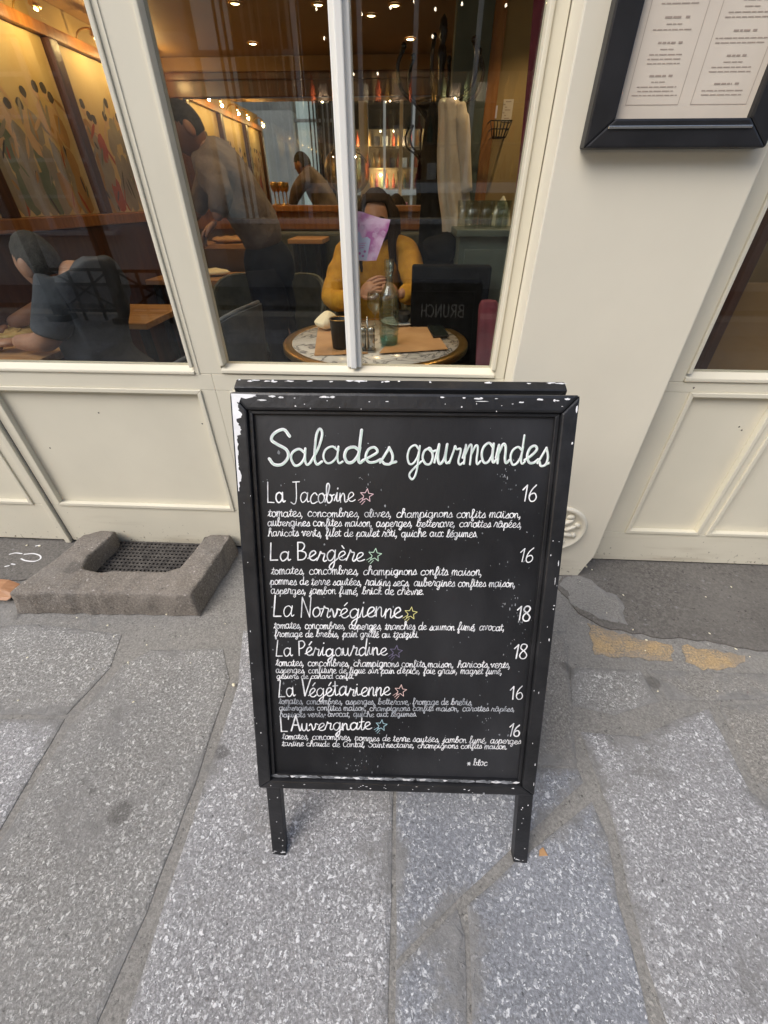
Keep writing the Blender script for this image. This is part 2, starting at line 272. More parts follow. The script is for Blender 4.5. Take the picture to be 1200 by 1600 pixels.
# ------------------------------------------------------------------ mesh builder
def wloc(o):
    v = Vector((0, 0, 0))
    while o is not None: v += o.location; o = o.parent
    return v
class MB:
    def __init__(s): s.bm = bmesh.new(); s.mi = 0
    def _fin(s, verts, faces, bev=0, seg=2):
        for f in faces: f.material_index = s.mi
        if bev:
            es = list({e for f in faces for e in f.edges})
            r = bmesh.ops.bevel(s.bm, geom=es, offset=bev, segments=seg, affect='EDGES', profile=.6)
            for f in r['faces']: f.material_index = s.mi
    def box(s, x0, x1, y0, y1, z0, z1, bev=0, T=None, seg=2):
        P = [Vector((x, y, z)) for x in (x0, x1) for y in (y0, y1) for z in (z0, z1)]
        if T: P = [T @ p for p in P]
        v = [s.bm.verts.new(p) for p in P]
        fs = [s.bm.faces.new([v[i] for i in q]) for q in ((0, 1, 3, 2), (4, 6, 7, 5), (0, 4, 5, 1), (2, 3, 7, 6), (0, 2, 6, 4), (1, 5, 7, 3))]
        s._fin(v, fs, bev, seg); return s
    def prism(s, poly, d, bev=0, seg=2):
        """poly: 3D points of one face; d: extrusion vector"""
        d = Vector(d); a = [s.bm.verts.new(Vector(p)) for p in poly]; b = [s.bm.verts.new(Vector(p) + d) for p in poly]
        n = len(poly); fs = [s.bm.faces.new(a[::-1]), s.bm.faces.new(b)]
        for i in range(n): fs.append(s.bm.faces.new([a[i], a[(i + 1) % n], b[(i + 1) % n], b[i]]))
        s._fin(a + b, fs, bev, seg); return s
    def poly(s, pts):
        f = s.bm.faces.new([s.bm.verts.new(Vector(p)) for p in pts]); f.material_index = s.mi; return s
    def tube(s, pts, r, seg=8, cap=True):
        pts = [Vector(p) for p in pts]; n = len(pts); rs = r if isinstance(r, (list, tuple)) else [r] * n
        rings = []; ref = None
        for i, p in enumerate(pts):
            t = (pts[min(i + 1, n - 1)] - pts[max(i - 1, 0)]).normalized()
            if ref is None: ref = t.orthogonal().normalized()
            ref = (ref - t * ref.dot(t)).normalized(); bn = t.cross(ref)
            rings.append([s.bm.verts.new(p + (ref * math.cos(2 * math.pi * k / seg) + bn * math.sin(2 * math.pi * k / seg)) * rs[i]) for k in range(seg)])
        for i in range(n - 1):
            for k in range(seg):
                f = s.bm.faces.new([rings[i][k], rings[i][(k + 1) % seg], rings[i + 1][(k + 1) % seg], rings[i + 1][k]]); f.material_index = s.mi; f.smooth = True
        if cap:
            for q in (rings[0][::-1], rings[-1]):
                f = s.bm.faces.new(q); f.material_index = s.mi
        return s
    def lathe(s, prof, c, seg=28, T=None, cap=True):
        c = Vector(c); rings = []
        for r, z in prof:
            ring = []
            for k in range(seg):
                a = 2 * math.pi * k / seg; p = Vector((r * math.cos(a), r * math.sin(a), z))
                if T: p = T @ p
                ring.append(s.bm.verts.new(p + c))
            rings.append(ring)
        for i in range(len(rings) - 1):
            for k in range(seg):
                f = s.bm.faces.new([rings[i][k], rings[i][(k + 1) % seg], rings[i + 1][(k + 1) % seg], rings[i + 1][k]]); f.material_index = s.mi; f.smooth = True
        if cap:
            for q in (rings[0][::-1], rings[-1]):
                f = s.bm.faces.new(q); f.material_index = s.mi
        return s
    def ell(s, c, r, T=None, seg=16, rings=10, fn=None):
        c = Vector(c); g = []
        for i in range(1, rings):
            t = math.pi * i / rings; row = []
            for k in range(seg):
                a = 2 * math.pi * k / seg; p = Vector((math.sin(t) * math.cos(a), math.sin(t) * math.sin(a), math.cos(t)))
                if fn: p = fn(p)
                p = Vector((p.x * r[0], p.y * r[1], p.z * r[2]))
                if T: p = T @ p
                row.append(s.bm.verts.new(c + p))
            g.append(row)
        ends = []
        for zz in (1, -1):
            p = Vector((0, 0, zz))
            if fn: p = fn(p)
            p = Vector((p.x * r[0], p.y * r[1], p.z * r[2]))
            if T: p = T @ p
            ends.append(s.bm.verts.new(c + p))
        fs = []
        for k in range(seg):
            k2 = (k + 1) % seg
            fs.append(s.bm.faces.new([ends[0], g[0][k], g[0][k2]])); fs.append(s.bm.faces.new([ends[1], g[-1][k2], g[-1][k]]))
            for i in range(len(g) - 1): fs.append(s.bm.faces.new([g[i][k], g[i + 1][k], g[i + 1][k2], g[i][k2]]))
        for f in fs: f.material_index = s.mi; f.smooth = True
        return s
    def grid(s, P, closed=False, smooth=True):
        """P: rows of points"""
        V = [[s.bm.verts.new(Vector(p)) for p in row] for row in P]; m = len(V[0])
        for i in range(len(V) - 1):
            for k in range(m if closed else m - 1):
                f = s.bm.faces.new([V[i][k], V[i][(k + 1) % m], V[i + 1][(k + 1) % m], V[i + 1][k]]); f.material_index = s.mi; f.smooth = smooth
        return s
    def mesh(s, me, T=None):
        b2 = bmesh.new(); b2.from_mesh(me)
        mp = {v: s.bm.verts.new(T @ v.co if T else v.co) for v in b2.verts}
        for f in b2.faces:
            nf = s.bm.faces.new([mp[v] for v in f.verts]); nf.smooth = True; nf.material_index = s.mi
        b2.free(); return s
    def done(s, name, mats, parent=None, smooth=None, normals=True):
        mats = mats if isinstance(mats, (list, tuple)) else [mats]
        if normals: bmesh.ops.recalc_face_normals(s.bm, faces=s.bm.faces)
        xs = [v.co for v in s.bm.verts]
        if parent is not None: off = wloc(parent)
        else:
            off = Vector(((min(p.x for p in xs) + max(p.x for p in xs)) / 2, (min(p.y for p in xs) + max(p.y for p in xs)) / 2, min(p.z for p in xs)))
        for v in s.bm.verts: v.co -= off
        if smooth is not None:
            for f in s.bm.faces: f.smooth = smooth
        me = bpy.data.meshes.new(name); s.bm.to_mesh(me); s.bm.free()
        for m in mats: me.materials.append(m)
        o = bpy.data.objects.new(name, me); COL.objects.link(o)
        if parent is not None: o.parent = parent
        else: o.location = off
        return o
def tag(o, label, cat, group=None):
    o['label'] = label; o['category'] = cat
    if group: o['group'] = group
    return o
def thing(name, label, cat, loc, group=None):
    o = bpy.data.objects.new(name, None); COL.objects.link(o); o.location = loc; o.empty_display_size = .1
    return tag(o, label, cat, group)
def struct(o, kind='structure'): o['kind'] = kind; return o
def copy_thing(src, loc, label, rz=0.0):
    c = src.copy(); COL.objects.link(c); c.location = loc; c.rotation_euler = (0, 0, rz); c['label'] = label
    for ch in list(src.children):
        d = ch.copy(); COL.objects.link(d); d.parent = c
        for g in list(ch.children):
            e = g.copy(); COL.objects.link(e); e.parent = d
    return c
def catmull(pts, n=6):
    P = [Vector(p) for p in pts]
    if len(P) < 3: return P
    Q = [P[0] * 2 - P[1]] + P + [P[-1] * 2 - P[-2]]; out = []
    for i in range(1, len(Q) - 2):
        a, b, c, d = Q[i - 1], Q[i], Q[i + 1], Q[i + 2]
        for k in range(n):
            t = k / n
            out.append(.5 * ((2 * b) + (c - a) * t + (2 * a - 5 * b + 4 * c - d) * t * t + (3 * b - a - 3 * c + d) * t ** 3))
    out.append(P[-1]); return out
def skin_mesh(nodes, edges, sub=2, root=0):
    me = bpy.data.meshes.new('tmp'); me.from_pydata([n[:3] for n in nodes], edges, [])
    o = bpy.data.objects.new('tmp', me); COL.objects.link(o)
    o.modifiers.new('skin', 'SKIN')
    sv = me.skin_vertices[0].data
    for i, n in enumerate(nodes):
        r = n[3]; sv[i].radius = r if isinstance(r, (tuple, list)) else (r, r); sv[i].use_root = (i == root)
    ss = o.modifiers.new('sub', 'SUBSURF'); ss.levels = sub; ss.render_levels = sub
    dg = bpy.context.evaluated_depsgraph_get(); dg.update()
    out = bpy.data.meshes.new_from_object(o.evaluated_get(dg))
    bpy.data.objects.remove(o); bpy.data.meshes.remove(me)
    return out

from mathutils import noise as MN
def wrinkle(b, amp=.010, scale=9.0, zs=.55, seed=0.0):
    """folds in cloth: ridged noise along the normals"""
    b.bm.normal_update(); off = Vector((seed, seed * .7, seed * 1.3)); nn = [v.normal.copy() for v in b.bm.verts]
    for v, n in zip(b.bm.verts, nn):
        q = Vector((v.co.x, v.co.y, v.co.z * zs)) * scale + off + MN.noise_vector(v.co * 5) * .9
        v.co += n * (amp * (1 - 2.2 * abs(MN.noise(q))) * .8 + amp * .35 * MN.noise(q * 2.7))
    return b
M['dark_trousers'] = mat('near_black_trousers', (.008, .009, .013), (.016, .018, .024), 20, .9, .3, 40, spec=.1)

# ------------------------------------------------------------------ ground
from mathutils.geometry import delaunay_2d_cdt
rs0 = random.Random(31)
def jag(pts, step=.05, amp=.004, rnd=random):
    out = []; n = len(pts)
    for i in range(n):
        a, b = Vector(pts[i]), Vector(pts[(i + 1) % n]); L = (b - a).length; k = max(1, int(L / step)); t = Vector((-(b - a).y, (b - a).x, 0)).normalized()
        for j in range(k):
            p = a.lerp(b, j / k)
            if j: p = p + t * rnd.uniform(-amp, amp)
            out.append(p)
    return out
mb = MB(); mb.prism([(-30, -6.7, -.0042), (30, -6.7, -.0042), (30, .6, -.0042), (-30, .6, -.0042)], (0, 0, -.3))
struct(mb.done('pavement', M['mortar']))
def slab(px, m, top=.0, th=.03, amp=.0020, step=.06, bev=.0025, name='paving_slab', kind='structure', raw=None):
    pts = raw if raw else [oz(x, y, top) for x, y in px]
    if px:
        for (x, y), p in zip(px, pts):
            if y >= 1580: p.y = -1.412
    pts = jag(pts, step, amp); b = MB()
    if raw:
        b.prism([Vector((p.x, p.y, top - th)) for p in pts], (0, 0, th), bev)
    else:
        # triangulated top carrying how close each point lies to the worn, mortar-smeared edge
        P2 = [Vector((p.x, p.y)) for p in pts]; n = len(P2)
        def dist(q):
            d = 9.0; ins = False
            for i in range(n):
                a_, c_ = P2[i], P2[(i + 1) % n]; ab = c_ - a_; t = max(0, min(1, (q - a_).dot(ab) / max(1e-12, ab.length_squared))); d = min(d, (q - a_ - ab * t).length)
                if (a_.y > q.y) != (c_.y > q.y) and q.x < (c_.x - a_.x) * (q.y - a_.y) / (c_.y - a_.y) + a_.x: ins = not ins
            return d if ins else -d
        xs, ys = [p.x for p in P2], [p.y for p in P2]; inner = []; yy = min(ys)
        while yy < max(ys):
            xx = min(xs)
            while xx < max(xs):
                q = Vector((xx + rs0.uniform(-.006, .006), yy + rs0.uniform(-.006, .006))); d = dist(q)
                if d > .004 and (d < .075 or rs0.random() < .12): inner.append(q)
                xx += .021
            yy += .021
        ov, oe, of = delaunay_2d_cdt(P2 + inner, [(i, (i + 1) % n) for i in range(n)], [list(range(n))], 1, 1e-6)[:3]
        lay = b.bm.verts.layers.float.new('wear'); V = []
        for q in ov:
            d = abs(dist(q)); w = max(0.0, 1 - d / .030); v = b.bm.verts.new((q.x, q.y, top - (.0024 if d < .002 else 0))); v[lay] = w; V.append(v)
        for f in of: b.bm.faces.new([V[i] for i in f])
        B = [b.bm.verts.new((p.x, p.y, top - .0024)) for p in pts]; D = [b.bm.verts.new((p.x, p.y, top - th)) for p in pts]
        for v in B + D: v[lay] = 1.0
        for i in range(n): b.bm.faces.new([D[i], D[(i + 1) % n], B[(i + 1) % n], B[i]])
        bmesh.ops.remove_doubles(b.bm, verts=b.bm.verts, dist=1e-6)
    o = b.done(name, M[m]); o['kind'] = kind; return o
slab([(190, 1040), (235, 1015), (348, 1013), (358, 1060), (303, 1229), (228, 1427), (152, 1585), (-120, 1585), (-60, 1400), (2, 1312), (107, 1136)], 'slab_mid')
slab([(-300, 985), (60, 975), (190, 990), (172, 1042), (103, 1116), (-330, 1112)], 'slab_mid')
slab([(-330, 1124), (100, 1123), (-6, 1304), (-75, 1400), (-160, 1500)], 'slab_light')
slab([(372, 1068), (380, 985), (616, 985), (614, 1245), (606, 1590), (200, 1590), (250, 1430), (316, 1232)], 'slab_light')
slab([(620, 985), (885, 985), (896, 1140), (902, 1196), (620, 1190)], 'slab_dull')
slab([(620, 1194), (903, 1200), (912, 1222), (798, 1327), (718, 1402), (619, 1500)], 'slab_blue')
slab([(619, 1517), (714, 1420), (726, 1462), (724, 1592), (616, 1592)], 'slab_blue')
slab([(730, 1414), (806, 1346), (925, 1252), (950, 1310), (966, 1410), (985, 1470), (1003, 1590), (731, 1592), (734, 1460)], 'slab_blue')
slab([(907, 1143), (1000, 1150), (1060, 1122), (1108, 1107), (1130, 1150), (1172, 1235), (1275, 1330), (1500, 1590), (1048, 1592), (1010, 1500), (984, 1400), (961, 1290)], 'slab_light')
slab([(892, 1042), (1000, 1046), (1030, 1095), (960, 1117), (895, 1102)], 'slab_mid')
slab([(1122, 1102), (1400, 1090), (1600, 1300), (1284, 1318), (1184, 1225)], 'slab_dull')
slab([(1010, 1046), (1200, 1052), (1400, 1060), (1390, 1082), (1115, 1094), (1042, 1092)], 'slab_dull')
# slabs behind the viewer, along the lane
y = -1.42
for row, dep in enumerate((.62, .55, .66, .6, .58)):
    x = -7.0 + .37 * (row % 3)
    while x < 7:
        w = random.uniform(.7, 1.15)
        slab(None, random.choice(['slab_mid', 'slab_light', 'street', 'slab_dull']), raw=[Vector((x, y, 0)), Vector((x + w - .018, y, 0)), Vector((x + w - .018, y - dep + .018, 0)), Vector((x, y - dep + .018, 0))], step=.2)
        x += w
    y -= dep
slab(None, 'facade_up', raw=[Vector((-12, -4.55, 0)), Vector((12, -4.55, 0)), Vector((12, -4.85, 0)), Vector((-12, -4.85, 0))], step=.3, name='gutter_strip')
mb = MB(); mb.box(-14, 14, -6.45, -4.95, -.02, .06, .01); struct(mb.done('opposite_pavement', M['street']))
# grey concrete apron by the shop doors with its cracked edge
slab([(872, 918), (905, 957), (938, 976), (990, 989), (1050, 996), (1120, 1003), (1200, 1016), (1420, 1034), (1420, 868), (925, 868), (880, 893)], 'concrete', top=.0045, th=.02, amp=.008, step=.03, name='concrete_apron')
slab([(874, 913), (903, 950), (938, 968), (985, 978), (975, 940), (925, 905), (890, 898)], 'mortar', top=.0062, th=.02, amp=.012, step=.03, name='mortar_patch')
slab([(-160, 838), (100, 842), (140, 850), (118, 880), (60, 905), (-180, 905)], 'concrete', top=.003, th=.02, amp=.006, step=.04, name='concrete_apron')
slab([(918, 973), (948, 984), (1000, 999), (1050, 1007), (1052, 1032), (1000, 1026), (930, 1022)], 'ochre', top=.0005, th=.02, amp=.011, step=.022, name='ochre_slab')
slab([(1066, 1008), (1120, 1014), (1165, 1024), (1150, 1042), (1100, 1047), (1072, 1034)], 'ochre', top=.0005, th=.02, amp=.011, step=.022, name='ochre_slab')
# white paint strokes on the apron at the left
def ribbon(mb, pts, w, n, lift=.0002):
    n = Vector(n); m = len(pts); A = []; B = []
    for i, p in enumerate(pts):
        t = (pts[min(i + 1, m - 1)] - pts[max(i - 1, 0)])
        if t.length < 1e-9: t = Vector((1, 0, 0))
        s = n.cross(t.normalized()); q = p + n * (lift * i / max(1, m - 1)); A.append(q + s * w / 2); B.append(q - s * w / 2)
    va = [mb.bm.verts.new(p) for p in A]; vb = [mb.bm.verts.new(p) for p in B]
    for i in range(m - 1):
        f = mb.bm.faces.new([va[i], va[i + 1], vb[i + 1], vb[i]]); f.material_index = mb.mi
    for (c, e, sgn, va0, vb0) in ((pts[0], pts[1], -1, va[0], vb[0]), (pts[-1], pts[-2], -1, vb[-1], va[-1])):
        d = (Vector(c) - Vector(e))
        if d.length < 1e-9: continue
        d = d.normalized(); q = (va0.co + vb0.co) / 2; h = (va0.co - vb0.co) / 2
        mid = [mb.bm.verts.new(q + h * math.cos(a) + d * (w / 2) * math.sin(a)) for a in (math.pi * .25, math.pi * .5, math.pi * .75)]
        f = mb.bm.faces.new([va0] + mid + [vb0]); f.material_index = mb.mi
mb = MB()
for st in ([(15, 866), (24, 864), (34, 865)], [(38, 866), (52, 865), (62, 868), (63, 873), (54, 877), (40, 876), (33, 873)], [(8, 885), (14, 884)], [(18, 881), (23, 882)], [(56, 853), (62, 852)]):
    ribbon(mb, catmull([oz(x, y, .0045) for x, y in st], 5), .006, (0, 0, 1))
struct(mb.done('pavement_marking', M['flake'], normals=False))
# scraps of litter, grit
mb = MB()
spots = [(193, 935), (306, 941), (200, 1035), (365, 1070), (168, 977), (985, 870), (1010, 1000), (240, 845), (165, 856), (42, 852), (1150, 1014), (62, 853), (925, 890), (916, 885), (120, 965), (260, 960)]
for x, y in spots + [(random.uniform(0, 360), random.uniform(960, 1120)) for _ in range(14)] + [(random.uniform(900, 1200), random.uniform(900, 1080)) for _ in range(12)]:
    c = oz(x, y, .006); r = random.uniform(.0025, .006) if (x, y) in spots else random.uniform(.0012, .003)
    mb.ell(c, (r * random.uniform(.8, 2), r, r * .5), T=Matrix.Rotation(random.random() * 6, 4, 'Z'), seg=6, rings=4)
struct(mb.done('litter', M['napkin']), 'stuff')
mb = MB()
c = oz(842, 1338, .0); mb.prism([c, c + Vector((.022, .002, 0)), c + Vector((.014, .018, 0)), c + Vector((.004, .012, 0))], (0, 0, .004), .001)
struct(mb.done('dry_leaf_scrap', M['kraft']), 'stuff')
# tawny cellar-grate surround
grate = thing('cellar_grate', 'low worn U-shaped stone kerb around a perforated iron grate against the shop base', 'cellar grate', (-1.12, -.2, 0))
def kerb():
    T = .105
    out = [(-1.475, -.415), (-.765, -.39), (-.735, -.05), (-.745, -.012), (-.855, -.012), (-.865, -.16), (-.885, -.235), (-.93, -.262), (-1.22, -.272), (-1.275, -.262), (-1.285, -.20), (-1.275, -.055), (-1.29, -.015), (-1.36, -.012), (-1.40, -.06)]
    b = MB(); pts = jag([Vector((x, y, 0)) for x, y in out], .035, .004)
    # flared sides: top ring slightly inside the bottom ring on the outer faces
    bot = [p.copy() for p in pts]; top = []
    cx = Vector((-1.11, -.2, 0))
    for p in pts:
        q = p.copy(); outer = p.y < -.30 or p.x < -1.41 or p.x > -.80
        if outer: q += (cx - p) * Vector((.045, .06, 0)) if False else Vector(((cx.x - p.x) * .04, .014 if p.y < -.30 else 0, 0))
        q.z = T + random.uniform(-.0025, .0025) - (.02 if p.y > -.03 else 0); top.append(q)
    a = [b.bm.verts.new(p) for p in bot]; t = [b.bm.verts.new(p) for p in top]; n = len(pts)
    fs = [b.bm.faces.new(t)] + [b.bm.faces.new([a[i], a[(i + 1) % n], t[(i + 1) % n], t[i]]) for i in range(n)]
    bmesh.ops.recalc_face_normals(b.bm, faces=b.bm.faces)
    bmesh.ops.bevel(b.bm, geom=[e for e in fs[0].edges], offset=.008, segments=2, affect='EDGES', profile=.5)
    bmesh.ops.triangulate(b.bm, faces=[f for f in b.bm.faces if len(f.verts) > 4])
    for _ in range(3):
        bmesh.ops.subdivide_edges(b.bm, edges=[e for e in b.bm.edges if e.calc_length() > .022], cuts=1, use_grid_fill=True)
    from mathutils import noise as mn3
    b.bm.normal_update()
    for v in b.bm.verts:
        n_ = mn3.fractal(v.co * 16, .8, 2.2, 4) * .0040 + mn3.noise(v.co * 60) * .0014
        edge = abs(v.co.z - T) < .012 and (v.co.y < -.37 or v.co.x > -.80)
        if edge: n_ -= max(0, mn3.noise(v.co * 30 + Vector((3, 1, 7)))) * .010
        v.co += v.normal * n_
    return b
kerb().done('stone_kerb', M['step'], grate, smooth=True)
b = MB(); b.mi = 0
nx, ny = 24, 13; x0, x1, y0, y1 = -1.29, -.862, -.278, -.012; z = .022
def hole_plate(b, x0, x1, y0, y1, z, nx, ny, th):
    for i in range(nx + 1):
        x = x0 + (x1 - x0) * i / nx; b.box(x - .0042, x + .0042, y0, y1, z - th, z)
    for j in range(ny + 1):
        y = y0 + (y1 - y0) * j / ny; b.box(x0, x1, y - .0052, y + .0052, z - th - .001, z + .001)
hole_plate(b, x0, x1, y0, y1, z, nx, ny, .012)
b.done('iron_grate', M['iron'], grate)
b = MB(); b.box(-1.30, -.856, -.285, -.005, -.010, .004); b.done('pit_floor', M['dark_void'], grate)
# the tip of a terrace chair leg at the left edge
b = MB(); p = oz(22, 938, .012)
b.prism([p + Vector((-.30, -.012, .014)), p + Vector((-.012, -.014, .012)), p + Vector((0, 0, .016)), p + Vector((-.006, .012, .03)), p + Vector((-.05, .018, .045)), p + Vector((-.30, .022, .05))], (0, .05, 0), .004)
cl = thing('terrace_chair', 'orange brown wooden chair foot poking in at pavement level by the grate', 'chair', (p.x - .1, p.y, 0))
b.done('leg', M['wood_foot'], cl)
b = MB(); b.lathe([(.012, 0), (.014, .004), (.014, .02), (.010, .026)], (p.x - .022, p.y + .02, 0), 12); b.done('foot', M['black_metal'], cl); b = MB(); b.lathe([(.012, 0), (.014, .004), (.014, .02), (.010, .026)], (p.x - .20, p.y + .02, 0), 12); b.done('foot', M['black_metal'], cl)

# ------------------------------------------------------------------ the restaurant front
WT = 2.62                      # head of the windows
bld = thing('restaurant_building', 'cream painted timber shopfront of the restaurant behind the chalkboard', 'building', (0, .05, 0))
b = MB(); b.box(-16, 14, .0, .35, WT + .12, 8.5); b.box(-16, -4.6, .0, .35, .0, WT + .12); b.box(2.9, 14, 0, .35, 0, WT + .12)
b.done('upper_wall', M['facade_up'], bld)
b = MB(); b.box(-4.6, 2.9, -.03, .34, WT, WT + .119, .01); b.done('lintel', M['cream'], bld)
def rails(name, x0, x1, stiles, y=0.0, zb=.012, base_h=.216, sill_lo=.747, sill_hi=.803, m='cream'):
    """rails and stiles of one bay of the stall riser, joined without overlaps"""
    b = MB()
    b.box(x0, x1, y, y + .045, zb, base_h, .002); b.box(x0, x1, y, y + .045, sill_lo, sill_hi, .002)
    for s0, s1 in stiles: b.box(s0, s1, y + .0005, y + .045, base_h + .0005, sill_lo - .0005, .0015)
    return b.done(name, M[m], bld)
def panel(x0, x1, z0=.216, z1=.747, y=.016):
    b = MB(); b.box(x0, x1, y, y + .02, z0, z1); p = b.done('riser_panel', M['cream'], bld)
    w, pr_ = .015, -.006
    b = MB()
    def bar(pts, d): b.prism(pts, d, .0025, 2)
    # mitred bead round the panel, chamfered towards the field
    for (a0, a1, c0, c1) in (((x0, z0), (x1, z0), (x1 - w, z0 + w), (x0 + w, z0 + w)), ((x0, z1), (x0 + w, z1 - w), (x1 - w, z1 - w), (x1, z1)),
                             ((x0, z0), (x0 + w, z0 + w), (x0 + w, z1 - w), (x0, z1)), ((x1, z0), (x1, z1), (x1 - w, z1 - w), (x1 - w, z0 + w))):
        bar([(q[0], pr_, q[1]) for q in (a0, a1, c0, c1)], (0, y - pr_ - .0003, 0))
    b.done('panel_moulding', M['cream'], p)
def window(x0, x1, z0, z1=WT, mull=(), y=.022, sill_w=.024, side=.012, light='cream'):
    """glazing bead frame, mullions and one pane of glass per light"""
    b = MB()
    yo, yi = -.006, .05
    b.box(x0 - side, x1 + side, yo, yi, z0 - sill_w, z0 - .0125, .0025)
    b.prism([(x0 - side, yo + .002, z0 - .0122), (x0 - side, yi, z0 - .0122), (x0 - side, yi, z0), (x0 - side, y, z0)], (x1 - x0 + 2 * side, 0, 0))
    for xa, xb in ((x0 - side, x0), (x1, x1 + side)):
        b.box(xa, xb, yo, yi, z0 + .0008, z1, .003)
    b.box(x0, x1, yo, yi, z1 - .02, z1 - .0005, .003)
    f = b.done('window_frame', M['cream'], bld)
    edges = [x0] + [q for mm_ in mull for q in mm_] + [x1]
    for i, (a, c) in enumerate(mull):
        b = MB(); b.box(a, c, .004, .05, z0 + .0006, z1 - .021, .003); w = c - a
        b.box(a + w * .30, c - w * .30, -.010, .0035, z0 + .0006, z1 - .021, .003); b.done('mullion', M['white'], f)
    for i in range(0, len(edges), 2):
        g = MB(); g.box(edges[i] + .0003, edges[i + 1] - .0003, y + .004, y + .010, z0 + .0005, z1 - .0212); g.done('pane', M['glass'], f)
# left bay: another light, a post, the middle window, the right post
rails('riser_rails', -4.6, -1.535, [(-4.6, -4.5), (-3.15, -3.05), (-1.61, -1.535)])
panel(-4.5, -3.15); panel(-3.05, -1.61)
rails('riser_rails', -1.529, -.665, [(-1.529, -1.498), (-.716, -.665)])
panel(-1.498, -.716)
rails('riser_rails', -.6645, .325, [(-.6645, -.612), (.27, .325)])
panel(-.612, .27)
b = MB(); b.box(-1.5345, -1.5295, .004, .04, .02, .803); b.done('door_gap', M['dark_void'], bld)
b = MB(); b.box(-1.560, -1.5355, -.014, -.0003, .004, .803, .003); b.done('cover_strip', M['cream'], bld)
window(-4.45, -.733 - .0, .824, mull=((-2.95, -2.87),), sill_w=.022)
window(-.613, .278, .832, mull=((-.197, -.150),))
b = MB()
b.box(-.7205, -.6255, 0, .06, .8035, WT - .001, .002)
b.box(-.7205 + .012, -.7205 + .016, -.0025, -.0002, .8035, WT - .001)
b.done('post', M['cream'], bld)
b = MB(); b.box(.2905, .3225, 0, .06, .8035, WT - .001, .002); b.done('post', M['cream'], bld)
b = MB(); b.box(-4.6, -4.463, 0, .06, .8035, WT - .001, .002); b.done('post', M['cream'], bld)
# sill board bands that carry the beads
b = MB(); b.box(-4.6, .3225, .012, .06, .8031, .81); b.done('sill_backing', M['cream'], bld)
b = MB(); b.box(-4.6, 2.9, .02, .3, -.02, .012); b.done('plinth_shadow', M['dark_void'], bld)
# right bay: a panelled shop door front beyond the pillar
rails('riser_rails', .80, 2.9, [(.80, .935), (1.235, 1.262), (1.60, 1.68)], zb=.012, base_h=.168, sill_lo=.772, sill_hi=.806)
rp = oy(1056, 622, 0); rq = oy(972, 814, 0); rr = oy(1095, 822, 0)
panel(.935, 1.235, .168, .772); panel(1.262, 1.60, .168, .772); panel(1.68, 2.9, .168, .772)
window(.911, 2.82, .832, mull=((1.72, 1.78),))
b = MB(); b.box(.80, .8985, 0, .06, .8065, WT - .001, .002); b.done('post', M['cream'], bld); b = MB(); b.box(2.8325, 2.9, 0, .06, .8065, WT - .001); b.done('post', M['cream'], bld)
b = MB(); b.box(.8, 2.9, .012, .06, .8061, .81); b.done('sill_backing', M['cream'], bld)
# nail heads and old screw holes in the paint
for (x, y) in ((1084, 606), (982, 824), (992, 770), (1155, 667), (1159, 672), (154, 645), (316, 662), (78, 700)):
    p = oy(x, y, -.0005 if (x < 1000 and x > 900 and y > 820) or x == 1084 else .0155); b = MB(); b.ell(p, (.003, .0012, .003), seg=8, rings=5); b.done('screw_head', M['iron'], bld)
# the stone pier between the two bays, painted cream, with its rosette
PX0, PX1, PY = .325, .792, -.10
b = MB()
b.prism([(PX0, PY, .0), (PX1 - .035, PY, .0), (PX1 - .028, PY, .05), (PX1, PY, .115), (PX1, PY, 8.4), (PX0, PY, 8.4)], (0, .34, 0), .004, 2)
pier = b.done('pillar', M['cream2'], bld)
b = MB()
ctr = oy(868, 826, PY); RR = .118
b.lathe([(RR, 0), (RR, .004), (RR - .006, .012), (RR - .016, .012), (RR - .024, .002), (RR * .4, .003), (.006, .004)], ctr, 48, T=Matrix.Rotation(R(90), 4, 'X'))
for k in range(9):
    a = 2 * math.pi * k / 9 + .2; T = Matrix.Rotation(R(90), 4, 'X') @ Matrix.Rotation(a, 4, 'Z')
    b.ell(ctr + T @ Vector((RR * .44, 0, .004)), (RR * .24, RR * .085, .011), T=T @ Matrix.Rotation(.35 * (-1) ** k, 4, 'Z'), seg=12, rings=8)
    b.ell(ctr + T @ Vector((RR * .66, RR * .08, .003)), (RR * .10, RR * .13, .009), T=T @ Matrix.Rotation(.8, 4, 'Z'), seg=12, rings=8)
b.ell(ctr + Vector((0, -.006, 0)), (RR * .2, .012, RR * .2), seg=14, rings=8)
for v in b.bm.verts: v.co.z = ctr.z + (v.co.z - ctr.z) * .93; v.co.y = min(v.co.y, PY + .004)
b.done('rosette', M['cream2'], pier)

# ------------------------------------------------------------------ framed menu on the pier
MY = PY - .035
mx0 = oy(912, 232, MY).x; mx1 = oy(1196, 231, MY).x; mz = oy(912, 232, MY).z
ix0, ix1, iz = mx0 + .053, mx1 - .022, oy(958, 187, MY + .014).z
ix0 = oy(958, 187, MY + .016).x; ix1 = oy(1166, 186, MY + .016).x; iz = oy(958, 187, MY + .016).z
top = mz + .62
menu = thing('menu_case', 'black lacquered menu case with a two-column printed menu, hung on the cream pillar', 'menu case', ((mx0 + mx1) / 2, PY - .02, mz))
b = MB(); d = PY - MY - .0005
def fr(a, c): b.prism([(q[0], MY, q[1]) for q in a], (0, d, 0), .004, 2)
fr([(mx0, mz), (mx1, mz), (ix1, iz), (ix0, iz)], 0); fr([(mx0, mz), (ix0, iz), (ix0, top - .05), (mx0, top)], 0)
fr([(mx1, mz), (mx1, top), (ix1, top - .05), (ix1, iz)], 0); fr([(mx0, top), (ix0, top - .05), (ix1, top - .05), (mx1, top)], 0)
b.done('frame', M['menu_black'], menu)
